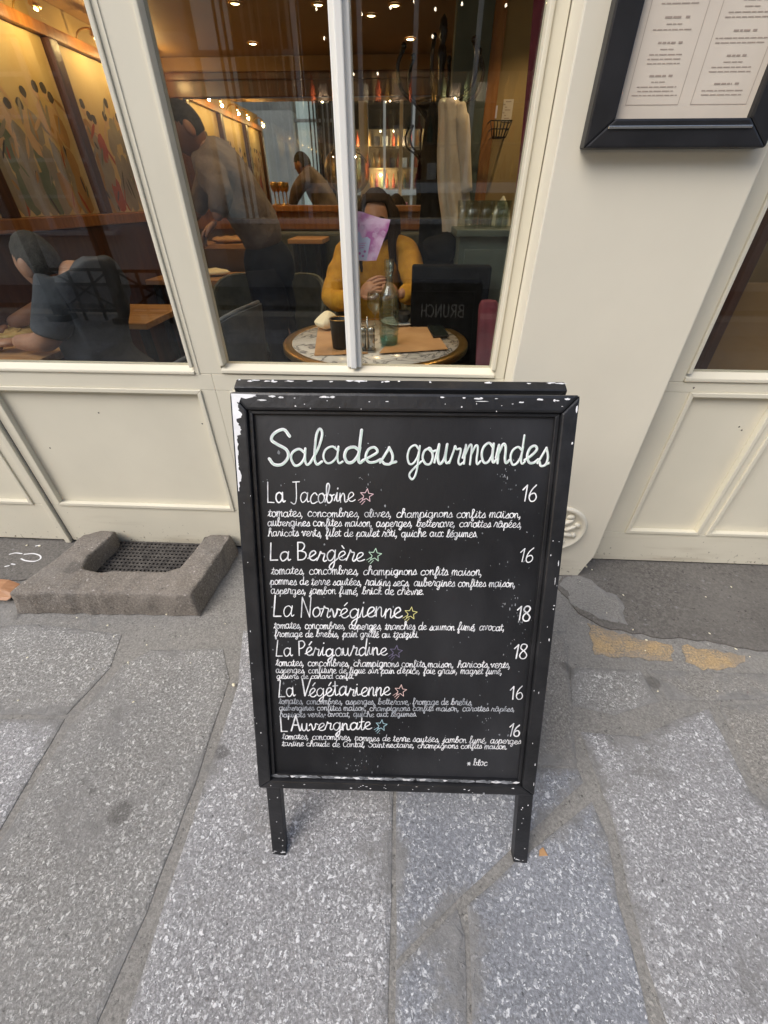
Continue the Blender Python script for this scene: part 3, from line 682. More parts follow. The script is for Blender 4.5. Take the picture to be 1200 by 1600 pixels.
b = MB(); b.box(ix0 - .012, ix1 + .008, MY - .003, MY - .0005, iz - .0165, iz - .0115, .001); b.done('ledge', M['steel'], menu)
b = MB(); b.box(ix0 - .01, ix1 + .01, MY + .0165, MY + .019, iz - .01, top - .04); pap = b.done('paper', M['paper'], menu)
b = MB()
py = MY + .0160
def inkline(x0, x1, z, h, words=True):
    x = x0
    while x < x1:
        w = min(random.uniform(.005, .016), x1 - x)
        if w > .002: b.poly([(x, py, z), (x + w, py, z), (x + w, py, z + h), (x, py, z + h)])
        x += w + .0018
W = ix1 - ix0
cols = [(ix0 + .018, ix0 + W * .455), (ix0 + W * .545, ix1 - .012)]
for c0, c1 in cols:
    zb, zt = iz + .022, top - .07
    for (a0, a1, e0, e1) in ((c0, c1, zb, zb + .0009), (c0, c1, zt, zt + .0009), (c0, c0 + .0009, zb + .001, zt - .0002), (c1 - .0009, c1, zb + .001, zt - .0002)):
        b.poly([(a0, py, e0), (a1, py, e0), (a1, py, e1), (a0, py, e1)])
    z = zb + .014; cw = c1 - c0; mid = (c0 + c1) / 2
    while z < zt - .02:
        for k in range(random.choice((1, 1, 2, 3)) if c0 == cols[0][0] else random.choice((2, 3, 4))):
            hw = cw * random.uniform(.28, .44); inkline(mid - hw, mid + hw, z, .0014); z += .0062
        if random.random() < .6:
            hw = cw * random.uniform(.1, .18); inkline(mid - hw, mid + hw, z + .001, .0013); z += .0062
        hw = cw * random.uniform(.12, .24); inkline(mid - hw, mid + hw * .6, z + .003, .0026); inkline(mid + hw * .85, mid + hw * .85 + .008, z + .003, .0029)
        z += .021
b.done('printed_text', M['ink'], pap, normals=False)

# ------------------------------------------------------------------ the chalkboard on the pavement
SO = Vector((.019, -1.0895, 0)); SY = R(1.6); LEAN = R(24.2)
SU = Vector((math.cos(SY), math.sin(SY), 0)); _f = Vector((-math.sin(SY), math.cos(SY), 0))
SV = _f * math.sin(LEAN) + Vector((0, 0, 1)) * math.cos(LEAN); SN = SU.cross(SV)      # SN points back to the street
def S(u, v, w=0.0): return SO + SU * u + SV * v + SN * w
def suv(x, y, w=0.0):
    r = Vector(ray(x, y)); c = Vector(_C); o = S(0, 0, w); t = (o - c).dot(SN) / r.dot(SN); p = c + r * t - SO
    return p.dot(SU), p.dot(SV)
sign = thing('chalkboard_sign', 'chipped black pavement chalkboard listing six salads with their prices in white handwriting', 'chalkboard', SO + Vector((0, .25, 0)))
UL, UR, VB, VT = -.329, .308, .209, 1.095
FW, FT = .0295, .030                    # bar width and thickness; front face at w = 0
rs = random.Random(11)
def bar(b, quad, bev=.0035): b.prism([S(u, v, 0) for u, v in quad], SN * -FT, bev, 2)
TW, BW = .032, .022
b = MB(); bar(b, [(UL, VT), (UL + FW, VT - TW), (UR - FW, VT - TW), (UR, VT)], .005)
bar(b, [(UL, VB), (UR, VB), (UR - FW, VB + BW), (UL + FW, VB + BW)])
bar(b, [(UL, VB + .0006), (UL + FW - .0006, VB + BW + .0006), (UL + FW - .0006, VT - TW - .0006), (UL, VT - .0006)])
bar(b, [(UR, VB + .0006), (UR, VT - .0006), (UR - FW + .0006, VT - TW - .0006), (UR - FW + .0006, VB + BW + .0006)])
# inner stop bead, stepping down to the board
b2 = MB()
for q in ([(UL + FW, VT - TW), (UL + FW + .008, VT - TW - .007), (UR - FW - .008, VT - TW - .007), (UR - FW, VT - TW)],
          [(UL + FW, VB + BW), (UR - FW, VB + BW), (UR - FW - .008, VB + BW + .010), (UL + FW + .008, VB + BW + .010)],
          [(UL + FW, VB + BW), (UL + FW + .008, VB + BW + .010), (UL + FW + .008, VT - TW - .007), (UL + FW, VT - TW)],
          [(UR - FW, VB + BW), (UR - FW, VT - TW), (UR - FW - .008, VT - TW - .007), (UR - FW - .008, VB + BW + .010)]):
    b2.prism([S(u, v, -.009) for u, v in q], SN * -.016, .0015)
b.mi = 1
def flake(b, u, v, ru, rv, w=.0004, n=9):
    ph = rs.random() * 6; pts = [S(u + ru * math.cos(2 * math.pi * i / n + ph) * rs.uniform(.55, 1.1), v + rv * math.sin(2 * math.pi * i / n + ph) * rs.uniform(.55, 1.1), w) for i in range(n)]
    b.prism(pts, SN * -.0003)
# worn paint: small chips along the outer arrises, thick on the top edge and the upper left corner
for _ in range(15): flake(b, rs.uniform(UL + .01, UR - .01), VT - .006 - abs(rs.gauss(0, .004)), abs(rs.gauss(0, .0035)) + .0008, rs.uniform(.0006, .0018))
for c, wd in ((-.25, .008), (-.235, .004), (-.155, .010), (-.14, .005), (.13, .004), (.236, .007), (.262, .003), (.285, .006)): flake(b, c, VT - .0078 + rs.uniform(-.002, .001), wd, .0021, n=17)
for _ in range(14): flake(b, rs.uniform(UL + .01, UR - .01), VT - TW + rs.uniform(.001, .018), rs.uniform(.0006, .0022), rs.uniform(.0006, .002))
for _ in range(9): flake(b, UR - .0042 - abs(rs.gauss(0, .0022)), rs.uniform(VB + .02, VT - .02), rs.uniform(.0006, .0018), rs.uniform(.0015, .010))
for _ in range(9): flake(b, rs.uniform(UR - FW + .002, UR - .003), rs.uniform(VB + .02, VT - .05), rs.uniform(.0004, .0015), rs.uniform(.0006, .0026))
for _ in range(10): flake(b, rs.uniform(UL + .003, UL + FW - .002), rs.uniform(VB + .02, VT - .05), rs.uniform(.0004, .0016), rs.uniform(.0006, .0024))
for _ in range(26): flake(b, rs.uniform(UL + .02, UR - .02), rs.uniform(VB + .002, VB + BW), rs.uniform(.0005, .0035), rs.uniform(.0004, .0014))
# big bare patch at the upper left
v = VT - .004; L_ = []; R_ = []
while v > VT - .185:
    L_.append((UL + .0036, v)); t = (VT - v) / .185; wk = min(1.25, max(.35, (R_[-1][2] if R_ else .9) + rs.gauss(0, .14)))
    if rs.random() < .08: wk = rs.uniform(.3, .6)
    R_.append((UL + .0036 + (.0150 * (1 - t) ** .5 if t < .95 else .001) * wk + .0008, v, wk)); v -= .0022
b.prism([S(u, v, .0004) for u, v in L_] + [S(q[0], q[1], .0004) for q in R_[::-1]], SN * -.0003)
b.prism([S(u, v, .0005) for u, v in ((UL + .003, VT - .003), (UL + .05, VT - .0045), (UL + .043, VT - .009), (UL + .030, VT - .012), (UL + .021, VT - .010), (UL + .017, VT - .019), (UL + .004, VT - .014))], SN * -.0003)
# bare strip on the left outer side
for _ in range(26):
    v = VT - rs.random() ** 1.6 * .5; q = [S(UL - .0003, v + rs.uniform(-.012, .012), -.004 - rs.random() * .012) for _k in range(3)]
    b.prism(q, SU * -.0003)
b.done('frame', [M['sign_black'], M['flake']], sign)
b2.mi = 1
for _ in range(70):
    u = rs.uniform(UL + FW + .006, UR - FW - .01); pts = [S(u + du * rs.uniform(.003, .014), VB + BW + .0052 + dv * rs.uniform(.001, .0042), -.0086) for du, dv in ((-1, -1), (0, -1.2), (1, -.8), (1, .8), (0, 1.1), (-1, 1))]
    b2.prism(pts, SN * -.0003 - SN * rs.uniform(0, .00005))
b2.mi = 2
for _ in range(18):
    u = rs.uniform(UL + FW + .006, UR - FW - .006); pts = [S(u + du * rs.uniform(.001, .009), VB + BW + .0052 + dv * rs.uniform(.001, .003), -.0082) for du, dv in ((-1, -1), (0, -1.2), (1, -.8), (1, .8), (0, 1.1), (-1, 1))]
    b2.prism(pts, SN * -.0003 - SN * rs.uniform(0, .00005))
b2.done('stop_bead', [M['sign_black'], M['dust'], M['flake']], sign)
# the painted board, with spatter and scratches
WB = -.0165
b = MB(); b.prism([S(u, v, WB) for u, v in ((UL + .02, VB + .015), (UR - .02, VB + .015), (UR - .02, VT - .02), (UL + .02, VT - .02))], SN * -.006)
b.mi = 1
for _ in range(210):
    u, v = rs.uniform(UL + .04, UR - .04), rs.uniform(VB + .04, VT - .06)
    r = abs(rs.gauss(0, .0007)) + .00035; flake(b, u, v, r, r * rs.uniform(.8, 1.8), WB + .0004, 7)
for (px, py, n, sx, sy) in ((800, 945, 40, 14, 34), (790, 740, 26, 8, 34), (560, 1195, 34, 16, 16), (835, 1195, 16, 3, 22), (440, 1060, 24, 3, 30), (458, 1075, 14, 2, 24), (760, 1120, 10, 3, 12), (850, 980, 14, 3, 20), (575, 750, 9, 12, 12)):
    for _ in range(n):
        u, v = suv(px + rs.gauss(0, sx), py + rs.gauss(0, sy), WB); r = rs.uniform(.0005, .0016)
        if UL + .04 < u < UR - .04 and VB + .035 < v < VT - .05: flake(b, u, v, r * .8, r * rs.uniform(1, 3), WB + .0004, 7)
board = b.done('board', [M['board'], M['dust']], sign)
# legs below the frame, carried up behind it
for u0, u1, du in ((-.3135, -.2805, .0045), (.2745, .3085, .004)):
    b = MB(); x0 = [(u0 + du, .005), (u1 + du, .001), (u1, VB - .001), (u0, VB - .001)]
    b.prism([S(u, v, -.006) for u, v in x0], SN * -.024, .002)
    b.prism([S(u, v, -.031) for u, v in ((u0, VB - .03), (u1, VB - .03), (u1, VT - .02), (u0, VT - .02))], SN * -.010, .001)
    b.mi = 1
    for _ in range(9): flake(b, rs.uniform(u0 + .005, u1 + .002), rs.uniform(.01, VB - .02), rs.uniform(.0005, .0016), rs.uniform(.0006, .002), -.0056)
    for _ in range(5): flake(b, rs.uniform(u0 + .006, u1 + .002), rs.uniform(.008, .016), rs.uniform(.001, .005), rs.uniform(.0006, .0015), -.0056)
    b.done('leg', [M['sign_black'], M['flake']], sign)
# rear half of the A-frame, hinged at the top and leaning the other way
topc = S(0, VT, -.031)
RV = (-_f) * math.sin(R(21)) + Vector((0, 0, 1)) * math.cos(R(21)); RN = -SU.cross(RV)         # RN points to the shop
RO = topc + Vector((0, .052, .002)) - RV * 1.06
def Q(u, v, w=0.0): return RO + SU * u + RV * v + RN * w
rear = MB(); RL, RR_, RB, RT = -.343, .305, .20, 1.068
for q in ([(RL, RT), (RR_, RT), (RR_ - .03, RT - .032), (RL + .03, RT - .032)], [(RL, RB), (RL + .03, RB + .024), (RR_ - .03, RB + .024), (RR_, RB)],
          [(RL, RB + .0006), (RL, RT - .0006), (RL + .03, RT - .0326), (RL + .03, RB + .0246)], [(RR_, RB + .0006), (RR_ - .03, RB + .0246), (RR_ - .03, RT - .0326), (RR_, RT - .0006)]):
    rear.prism([Q(u, v, 0) for u, v in q], RN * -.026, .0035)
rear.prism([Q(u, v, -.012) for u, v in ((RL + .02, RB + .012), (RR_ - .02, RB + .012), (RR_ - .02, RT - .02), (RL + .02, RT - .02))], RN * -.006)
rear.mi = 1
for _ in range(26):
    u = rs.uniform(RL + .004, RR_ - .004); v0 = RT + .0003
    w_ = -.0035 - abs(rs.gauss(0, .003)); l_ = abs(rs.gauss(0, .007)) + .001; pts = [Q(u + l_ * math.cos(k * .7) * rs.uniform(.5, 1.1), v0, w_ + .0026 * math.sin(k * .7) * rs.uniform(.3, 1)) for k in range(9)]
    rear.prism(pts, RV * .0003 + RV * rs.uniform(0, .0001))
rp_ = rear.done('rear_panel', [M['sign_black'], M['flake']], sign)
for u0 in (RL + .012, RR_ - .045):
    b = MB(); b.prism([Q(u0, -.06, -.002), Q(u0 + .033, -.06, -.002), Q(u0 + .033, RB - .001, -.002), Q(u0, RB - .001, -.002)], RN * -.024, .002)
    for v_ in b.bm.verts: v_.co.z = max(v_.co.z, 0)
    b.done('leg', M['sign_black'], sign)
for u0 in (-.305, .258):
    b = MB(); b.prism([S(u0, VT - .018, -.0312), S(u0 + .042, VT - .018, -.0312), S(u0 + .042, VT - .002, -.0312), S(u0, VT - .002, -.0312)], SN * -.026, .0015)
    b.done('hinge_block', M['black_metal'], sign)

# ------------------------------------------------------------------ handwriting
G = {}
bowl = [(.78, .78), (.52, 1.0), (.2, .82), (.1, .42), (.26, .04), (.52, .06), (.76, .42), (.82, .95)]
G['a'] = ([bowl, [(.82, .98), (.79, .35), (.88, .03), (1.05, .14)]], 1.03)
G['b'] = ([[(0, .1), (.3, .8), (.54, 1.7), (.42, 2.0), (.25, 1.7), (.2, .6), (.28, .08), (.52, .02), (.76, .32), (.7, .78), (.52, .84), (.74, .74), (1.0, .82)]], .98)
G['c'] = ([[(.75, .8), (.5, 1), (.2, .8), (.1, .4), (.25, .05), (.55, .02), (.85, .2)]], .82)
G['d'] = ([bowl, [(.83, 2.0), (.79, .35), (.88, .03), (1.05, .14)]], 1.03)
G['e'] = ([[(0, .16), (.4, .44), (.7, .74), (.55, 1), (.26, .85), (.13, .4), (.3, .05), (.6, .02), (.86, .2)]], .84)
G['f'] = ([[(0, .1), (.35, .8), (.58, 1.7), (.44, 2.0), (.28, 1.7), (.24, 0), (.24, -.8), (.38, -1), (.5, -.7), (.33, .02), (.68, .15)]], .66)
G['g'] = ([bowl, [(.82, .98), (.8, -.4), (.6, -1), (.36, -.8), (.5, -.4), (1.05, .15)]], 1.03)
G['h'] = ([[(0, .1), (.3, .8), (.52, 1.7), (.4, 2.0), (.22, 1.7), (.17, 0)], [(.17, .4), (.45, .95), (.7, .88), (.75, .4), (.82, .04), (1.0, .14)]], .97)
G['i'] = ([[(0, .1), (.25, .98)], [(.25, .98), (.23, .3), (.34, .02), (.58, .15)], [(.27, 1.4), (.29, 1.46)]], .54)
G['ı'] = ([[(0, .1), (.25, .98)], [(.25, .98), (.23, .3), (.34, .02), (.58, .15)]], .54)
G['j'] = ([[(0, .1), (.3, .98)], [(.3, .98), (.27, -.5), (.1, -1), (-.1, -.8), (.1, -.4), (.55, .15)], [(.32, 1.4), (.34, 1.46)]], .52)
G['k'] = ([[(0, .1), (.3, .8), (.52, 1.7), (.4, 2.0), (.22, 1.7), (.17, 0)], [(.17, .45), (.48, .95), (.64, .75), (.3, .5)], [(.3, .5), (.6, .06), (.9, .14)]], .86)
G['l'] = ([[(0, .1), (.34, .9), (.5, 1.7), (.37, 2.0), (.22, 1.6), (.2, .4), (.34, .02), (.58, .15)]], .55)
G['m'] = ([[(0, .3), (.12, .95)], [(.12, .95), (.13, 0)], [(.13, .5), (.34, .95), (.5, .85), (.52, 0)], [(.52, .5), (.74, .95), (.9, .82), (.92, .2), (1.0, .02), (1.18, .15)]], 1.14)
G['n'] = ([[(0, .3), (.12, .95)], [(.12, .95), (.13, 0)], [(.13, .5), (.38, .95), (.56, .82), (.58, .2), (.68, .02), (.86, .15)]], .82)
G['o'] = ([[(.5, 1), (.2, .85), (.1, .45), (.3, .03), (.6, .1), (.75, .5), (.6, .95), (.46, .97), (.66, .82), (.95, .86)]], .86)
G['p'] = ([[(0, .1), (.28, 1.0)], [(.28, 1.0), (.22, -1)], [(.25, .4), (.45, .95), (.72, .9), (.82, .5), (.66, .08), (.42, .06)], [(.66, .08), (.98, .15)]], .94)
G['q'] = ([bowl, [(.82, .98), (.79, -1)], [(.79, -.3), (1.05, .15)]], 1.03)
G['r'] = ([[(0, .1), (.22, .85), (.28, 1.12), (.4, .92), (.64, .9), (.66, .68), (.58, .2), (.7, .02), (.88, .15)]], .83)
G['s'] = ([[(0, .1), (.45, 1.0)], [(.45, 1), (.62, .5), (.52, .06), (.24, .0), (.12, .18)], [(.5, .04), (.78, .15)]], .72)
G['t'] = ([[(0, .1), (.28, .8), (.32, 1.55)], [(.32, 1.55), (.27, .3), (.38, .02), (.62, .15)], [(.06, 1.02), (.58, 1.08)]], .58)
G['u'] = ([[(0, .1), (.18, .98)], [(.18, .98), (.19, .3), (.36, .02), (.6, .3), (.7, .98)], [(.7, .98), (.69, .3), (.8, .02), (1.0, .15)]], .96)
G['v'] = ([[(0, .7), (.14, .96), (.3, .6), (.4, .03), (.64, .5), (.68, .95), (.94, .86)]], .88)
G['x'] = ([[(0, .8), (.2, 1), (.4, .7), (.4, .3), (.2, 0), (.02, .15)], [(.85, .85), (.65, 1), (.44, .7), (.44, .3), (.65, 0), (.9, .15)]], .88)
G['z'] = ([[(.05, .85), (.3, 1), (.6, .9), (.1, .1)], [(.1, .1), (.42, .05), (.45, -.55), (.22, -.9), (.12, -.6), (.7, .15)]], .68)
G['L'] = ([[(.12, 2), (.06, .02)], [(.06, .02), (.72, .03)]], .86)
G['J'] = ([[(.3, 2.02), (1.0, 2.02)], [(.66, 2.0), (.6, .4), (.36, -.06), (.02, .12)]], .92)
G['B'] = ([[(.1, 2), (.1, 0)], [(.1, 2), (.55, 1.95), (.72, 1.6), (.5, 1.15), (.14, 1.05)], [(.3, 1.08), (.75, .9), (.86, .45), (.6, .08), (.1, .0)]], 1.02)
G['N'] = ([[(.08, 0), (.1, 2)], [(.1, 2), (.86, .02)], [(.86, .02), (.88, 2)]], 1.02)
G['P'] = ([[(.14, 2), (.14, 0)], [(.1, 1.95), (.55, 2.0), (.78, 1.6), (.55, 1.1), (.16, .95)]], .82)
G['V'] = ([[(0, 2), (.45, .02)], [(.45, .02), (.95, 2)]], .84)
G['A'] = ([[(0, 0), (.5, 2)], [(.5, 2), (.95, 0)], [(.18, .72), (.8, .72)]], 1.04)
G['C'] = ([[(1.0, 1.7), (.7, 2.0), (.25, 1.6), (.1, .9), (.3, .15), (.7, .02), (1.0, .3)]], 1.0)
G['S'] = ([[(1.05, 1.62), (.75, 2.0), (.3, 1.85), (.16, 1.45), (.45, 1.15), (.9, .85), (1.0, .4), (.7, .02), (.3, .0), (.06, .35)]], 1.06)
G['1'] = ([[(0, 1.45), (.35, 2.0)], [(.35, 2.0), (.35, 0)]], .62)
G['6'] = ([[(.62, 2.0), (.25, 1.4), (.08, .6), (.25, .06), (.6, .06), (.76, .5), (.55, .98), (.2, .85), (.1, .55)]], .9)
G['8'] = ([[(.45, 1.05), (.12, 1.45), (.22, 1.92), (.5, 2.0), (.74, 1.75), (.62, 1.3), (.2, .85), (.08, .4), (.3, .03), (.66, .1), (.8, .5), (.6, .9), (.45, 1.05)]], .92)
G[','] = ([[(.16, .24), (.18, .0), (.02, -.55)]], .5)
G['.'] = ([[(.14, .0), (.18, .12)]], .4)
G["'"] = ([[(.16, 2.0), (.08, 1.55)]], .3)
G['·'] = ([[(.14, .5), (.2, .5)]], .36)
G['*'] = ([[(0, .5), (.7, .5)], [(.12, .9), (.58, .1)], [(.58, .9), (.12, .1)]], .8)
ACC = {'é': ('e', 'a'), 'è': ('e', 'g'), 'ê': ('e', 'c'), 'â': ('a', 'c'), 'ô': ('o', 'c')}
am = {'a': [(.42, 1.28), (.68, 1.62)], 'g': [(.34, 1.62), (.56, 1.28)], 'c': [(.24, 1.28), (.46, 1.6), (.7, 1.28)]}
for k, (base, ac) in ACC.items(): G[k] = (G[base][0] + [am[ac]], G[base][1])
rt = random.Random(5)
def write(b, text, p0, p1, xh, wpx, asc=1.0, desc=.85, slant=.06, w0=None, sp=.62, scalew=1.0):
    """strokes of a line of writing from photo-measured ends p0-p1 (baseline), x-height in photo pixels, pen width in photo pixels"""
    w0 = WB + .0007 if w0 is None else w0
    u0, v0 = suv(*p0, WB); u1, v1 = suv(*p1, WB)
    k = suv(p0[0], p0[1] - 10, WB)[1] - v0; H = xh * k / 10.0
    ku = (suv(p0[0] + 10, p0[1], WB)[0] - u0) / 10.0; pw = wpx * ku
    adv = 0; pos = []
    for ch in text:
        if ch == ' ': adv += sp; continue
        pos.append((ch, adv)); adv += G[ch][1]
    tot = max(.1, adv - .12); sx = math.hypot(u1 - u0, v1 - v0) / tot
    dirv = ((u1 - u0) / (sx * tot), (v1 - v0) / (sx * tot))
    for ch, a in pos:
        jy = rt.uniform(-.08, .08); js = rt.uniform(.9, 1.1); jr = rt.uniform(-.06, .10); jw = rt.uniform(.78, 1.2)
        for st in G[ch][0]:
            pts = []
            for x, y in st:
                yy = y * js; yy = 1 + (yy - 1) * asc if yy > 1 else (yy * desc if yy < 0 else yy)
                X = (a + x) * sx + (slant + jr) * yy * H; Yv = (yy + jy) * H + rt.uniform(-.035, .035) * H
                pts.append((X, Yv))
            P = catmull([(x, y, 0) for x, y in pts], 5)
            P3 = [S(u0 + p.x * dirv[0] - p.y * dirv[1], v0 + p.x * dirv[1] + p.y * dirv[0], w0 + rt.uniform(0, .00012)) for p in P]
            base_w = w0 + rt.uniform(0, .00025)
            P3 = [S(u0 + p.x * dirv[0] - p.y * dirv[1], v0 + p.x * dirv[1] + p.y * dirv[0], base_w) for p in P]
            ribbon(b, P3, pw * jw * rt.uniform(.9, 1.1), SN, .0002)
# headline, a broad white pen with a pale green one run over it
b = MB()
rt.seed(5); write(b, 'Salades', (419, 726), (613, 724), 25, 3.8, slant=.02); write(b, 'gourmandes', (633, 726), (854, 725), 29, 3.5, asc=.6, slant=.03)
b.done('headline_lettering', M['chalk'], board, normals=False)
b = MB()
rt.seed(5); write(b, 'Salades', (419.8, 726.6), (613.8, 724.6), 25, 1.9, slant=.02, w0=WB + .0014); write(b, 'gourmandes', (633.6, 726.6), (854.6, 725.6), 29, 1.5, asc=.6, slant=.03, w0=WB + .0014)
b.done('headline_shading', M['green_pen'], board, normals=False)
for t, p0, p1, xh in (('La Jacobine', (418, 786), (553, 784), 15), ('La Bergère', (422, 876), (567, 876), 14.5), ('La Norvégienne', (427, 964), (626, 964), 15),
                      ('La Périgourdine', (431, 1025), (603, 1023), 12), ('La Végétarienne', (435, 1088), (608, 1086), 12.5), ("L'Auvergnate", (439, 1142), (579, 1139), 11)):
    b = MB(); write(b, t, p0, p1, xh, 1.85); b.done('title_lettering', M['chalk'], board, normals=False)
for t, x0, x1, yb, yt in (('16', 814, 837, 783, 760), ('16', 810, 831, 878, 856), ('18', 806, 827, 969, 947), ('18', 801, 822, 1029, 1008), ('16', 796, 816, 1092, 1071), ('16', 793, 811, 1150, 1131)):
    b = MB(); write(b, t, (x0, yb), (x1, yb + .3), (yb - yt) / 2, 1.95); b.done('price_lettering', M['chalk'], board, normals=False)
lines = [("tomates, concombres, olives, champignons confits maison,", (419, 807), (814, 809), 9.2, 0), ("aubergines confites maison, asperges, betterave, carottes râpées,", (418, 821.5), (815, 824), 8.6, 0),
 ("haricots verts, filet de poulet rôti, quiche aux légumes.", (419, 837.5), (746, 839), 8.8, 0),
 ("tomates, concombres, champignons confits maison,", (424, 896.5), (753, 899), 9.0, 0), ("pommes de terre sautées, raisins secs, aubergines confites maison,", (422, 913), (805, 917), 8.6, 0),
 ("asperges, jambon fumé, brick de chèvre.", (423, 927.5), (662, 929), 8.4, 0),
 ("tomates, concombres, asperges, tranches de saumon fumé, avocat,", (428, 981.5), (788, 985), 8.2, 0), ("fromage de brebis, pain grillé au tzatziki.", (429, 994.5), (654, 996), 7.6, 0),
 ("tomates, concombres, champignons confits maison, haricots verts,", (431, 1040), (797, 1043), 7.8, 0), ("asperges, confiture de figue sur pain d'épice, foie gras*, magret fumé,", (431, 1051), (784, 1053), 7.0, 0),
 ("gésiers de canard confit.", (432, 1060), (553, 1060), 5.8, 1),
 ("tomates, concombres, asperges, betterave, fromage de brebis,", (436, 1099.5), (738, 1101), 7.0, 1), ("aubergines confites maison, champignons confits maison, carottes râpées,", (436, 1109.5), (804, 1111), 6.4, 1),
 ("haricots verts, avocat, quiche aux légumes.", (437, 1120), (651, 1119), 6.4, 1),
 ("tomates, concombres, pommes de terre sautées, jambon fumé, asperges,", (441, 1154), (816, 1162), 7.0, 0), ("tartine chaude de Cantal, Saint·nectaire, champignons confits maison.", (441, 1165), (792, 1170), 6.2, 0), ("* bloc", (730, 1196), (760, 1195.5), 6.8, 0)]
for i0, i1, dim in ((0, 3, 0), (3, 6, 0), (6, 8, 0), (8, 11, 0), (11, 14, 1), (14, 16, 0), (16, 17, 0)):
    b = MB()
    for t, p0, p1, xh, _d in lines[i0:i1]: write(b, t, p0, p1, xh * .84, 1.15 if xh > 7.5 else 1.0, asc=.72, desc=.62)
    b.done('description_lettering', M['chalk_dim' if dim else 'chalk'], board, normals=False)
for (x, y, r, col) in ((573, 774, 10.5, 'pink'), (586, 867, 10.5, 'green'), (642, 958, 10, 'yellow'), (619, 1018, 10, 'purple'), (626, 1079, 9.5, 'salmon'), (596, 1133, 9, 'cyan')):
    b = MB(); pts = []
    for k in range(11):
        a = math.pi / 2 + 2 * math.pi * (k % 10) / 10 - .12; rr = r if k % 2 == 0 else r * .45
        pts.append((x + rr * math.cos(a), y - rr * math.sin(a)))
    for i in range(10): ribbon(b, [S(*suv(*pts[i], WB), WB + .0007), S(*suv(*pts[i + 1], WB), WB + .0007)], .0014, SN)
    for k in range(3): ribbon(b, [S(*suv(x - r * (.45 - .1 * k), y + r * (.25 + .28 * k), WB), WB + .0006), S(*suv(x - r * (1.25 - .25 * k), y + r * (.75 + .3 * k), WB), WB + .0006)], .0011, SN)
    b.done('star_drawing', M['pen_' + col], board, normals=False)
# the word chalked on the back, near its top right (seen mirrored in the window)
b = MB()
GB = {'B': G['B'], 'R': ([[(.1, 2), (.1, 0)], [(.1, 2), (.6, 1.95), (.75, 1.55), (.55, 1.1), (.14, 1.0)], [(.3, 1.02), (.85, 0)]], 1.02), 'U': ([[(.1, 2), (.1, .5), (.4, 0), (.75, .3), (.8, 2)]], 1.02), 'N': G['N'], 'C': G['C'],
      'H': ([[(.1, 2), (.1, 0)], [(.8, 2), (.8, 0)], [(.1, 1), (.8, 1)]], 1.02)}
adv = 0
for ch in 'BRUNCH':
    for st in GB[ch][0]:
        P = catmull([(x, y, 0) for x, y in st], 4)
        # the back is read from the shop side, so its writing runs towards -u
        ribbon(b, [Q(.235 - (adv + p.x) * .028, .938 + p.y * .0235, -.0112 + .0001 * rt.random()) for p in P], .0055, RN)
    adv += GB[ch][1] + .12
b.done('rear_lettering', M['rear_pen'], rp_, normals=False)

# ------------------------------------------------------------------ the room behind the glass
IX0, IX1, IYB, ICZ = -2.0, 2.4, 3.06, 2.12
b = MB(); b.box(-4.6, IX1 + .1, .3, IYB + .2, -.06, -.002); struct(b.done('room_floor', M['floor_in']))
b = MB(); b.box(-4.6, IX1 + .1, 1.22, IYB + .2, ICZ, ICZ + .1); struct(b.done('room_ceiling', M['ceiling']))
b = MB(); b.box(-4.6, IX1 + .1, .352, 1.30, 2.60, 2.70); b.box(-4.6, IX1 + .1, 1.22, 1.30, ICZ + .1005, 2.599); struct(b.done('front_ceiling', M['ceiling']))
b = MB(); b.box(-4.6, IX1, IYB, IYB + .12, 2.031, ICZ - .002); b.box(-4.6, IX1, IYB, IYB + .12, .0, 1.06)
back = tag(b.done('back_wall', [M['wall_brown']]), 'brown ochre back wall of the dining room above and below the long mirror', 'wall')
b = MB(); b.box(IX0 - .1, IX0 - .002, .352, IYB - .002, 0, ICZ - .002)
lw_ = tag(b.done('side_wall', [M['wall_yellow']]), 'ochre side wall of the dining room hung with murals', 'wall')
# lower panelling and rail along the murals
b = MB(); b.box(IX0, IX0 + .03, .36, IYB - .01, 0, 1.14, .003); b.done('wainscot', M['wood_dark'], lw_)
b = MB(); b.box(IX0, IX0 + .055, .36, IYB - .01, 1.142, 1.20, .006); b.done('dado_rail', M['wood_orange'], lw_)
b = MB(); b.box(IX0, IX0 + .045, .36, IYB - .01, 1.96, 2.01, .006); b.done('picture_rail', M['wood_orange'], lw_)
for y0 in (.36, 1.00, 1.79, 2.58):
    b = MB(); b.box(IX0, IX0 + .05, y0, y0 + .07, 1.201, 1.959, .006); b.done('pilaster', M['wood_dark'], lw_)
b = MB(); b.box(IX1 - .1, IX1, .352, IYB - .002, 0, ICZ - .002); tag(b.done('party_wall', M['wall_yellow']), 'ochre party wall on the far side of the dining room', 'wall')

# long mirror over the bench
MX0, MX1, MZ0, MZ1 = -1.80, .62, 1.232, 1.895
mir = thing('wall_mirror', 'long wall mirror in dark varnished wood along the back of the dining room', 'mirror', ((MX0 + MX1) / 2, IYB, MZ0 - .1))
b = MB(); b.box(MX0, MX1, IYB - .012, IYB - .006, MZ0, MZ1); b.done('mirror_glass', M['mirror'], mir)
b = MB(); b.box(IX0 + .06, MX1 + .25, IYB - .045, IYB - .001, MZ1 + .0005, 2.03, .006); b.box(IX0 + .06, MX1 + .25, IYB - .065, IYB - .0455, 1.985, 2.03, .008)
b.box(IX0 + .06, MX0 - .0005, IYB - .040, IYB - .001, MZ0 + .0005, MZ1 - .0003, .006); b.box(MX1 + .0005, MX1 + .25, IYB - .040, IYB - .001, MZ0 + .0005, MZ1 - .0003, .006); b.done('frame', M['wood_dark'], mir)
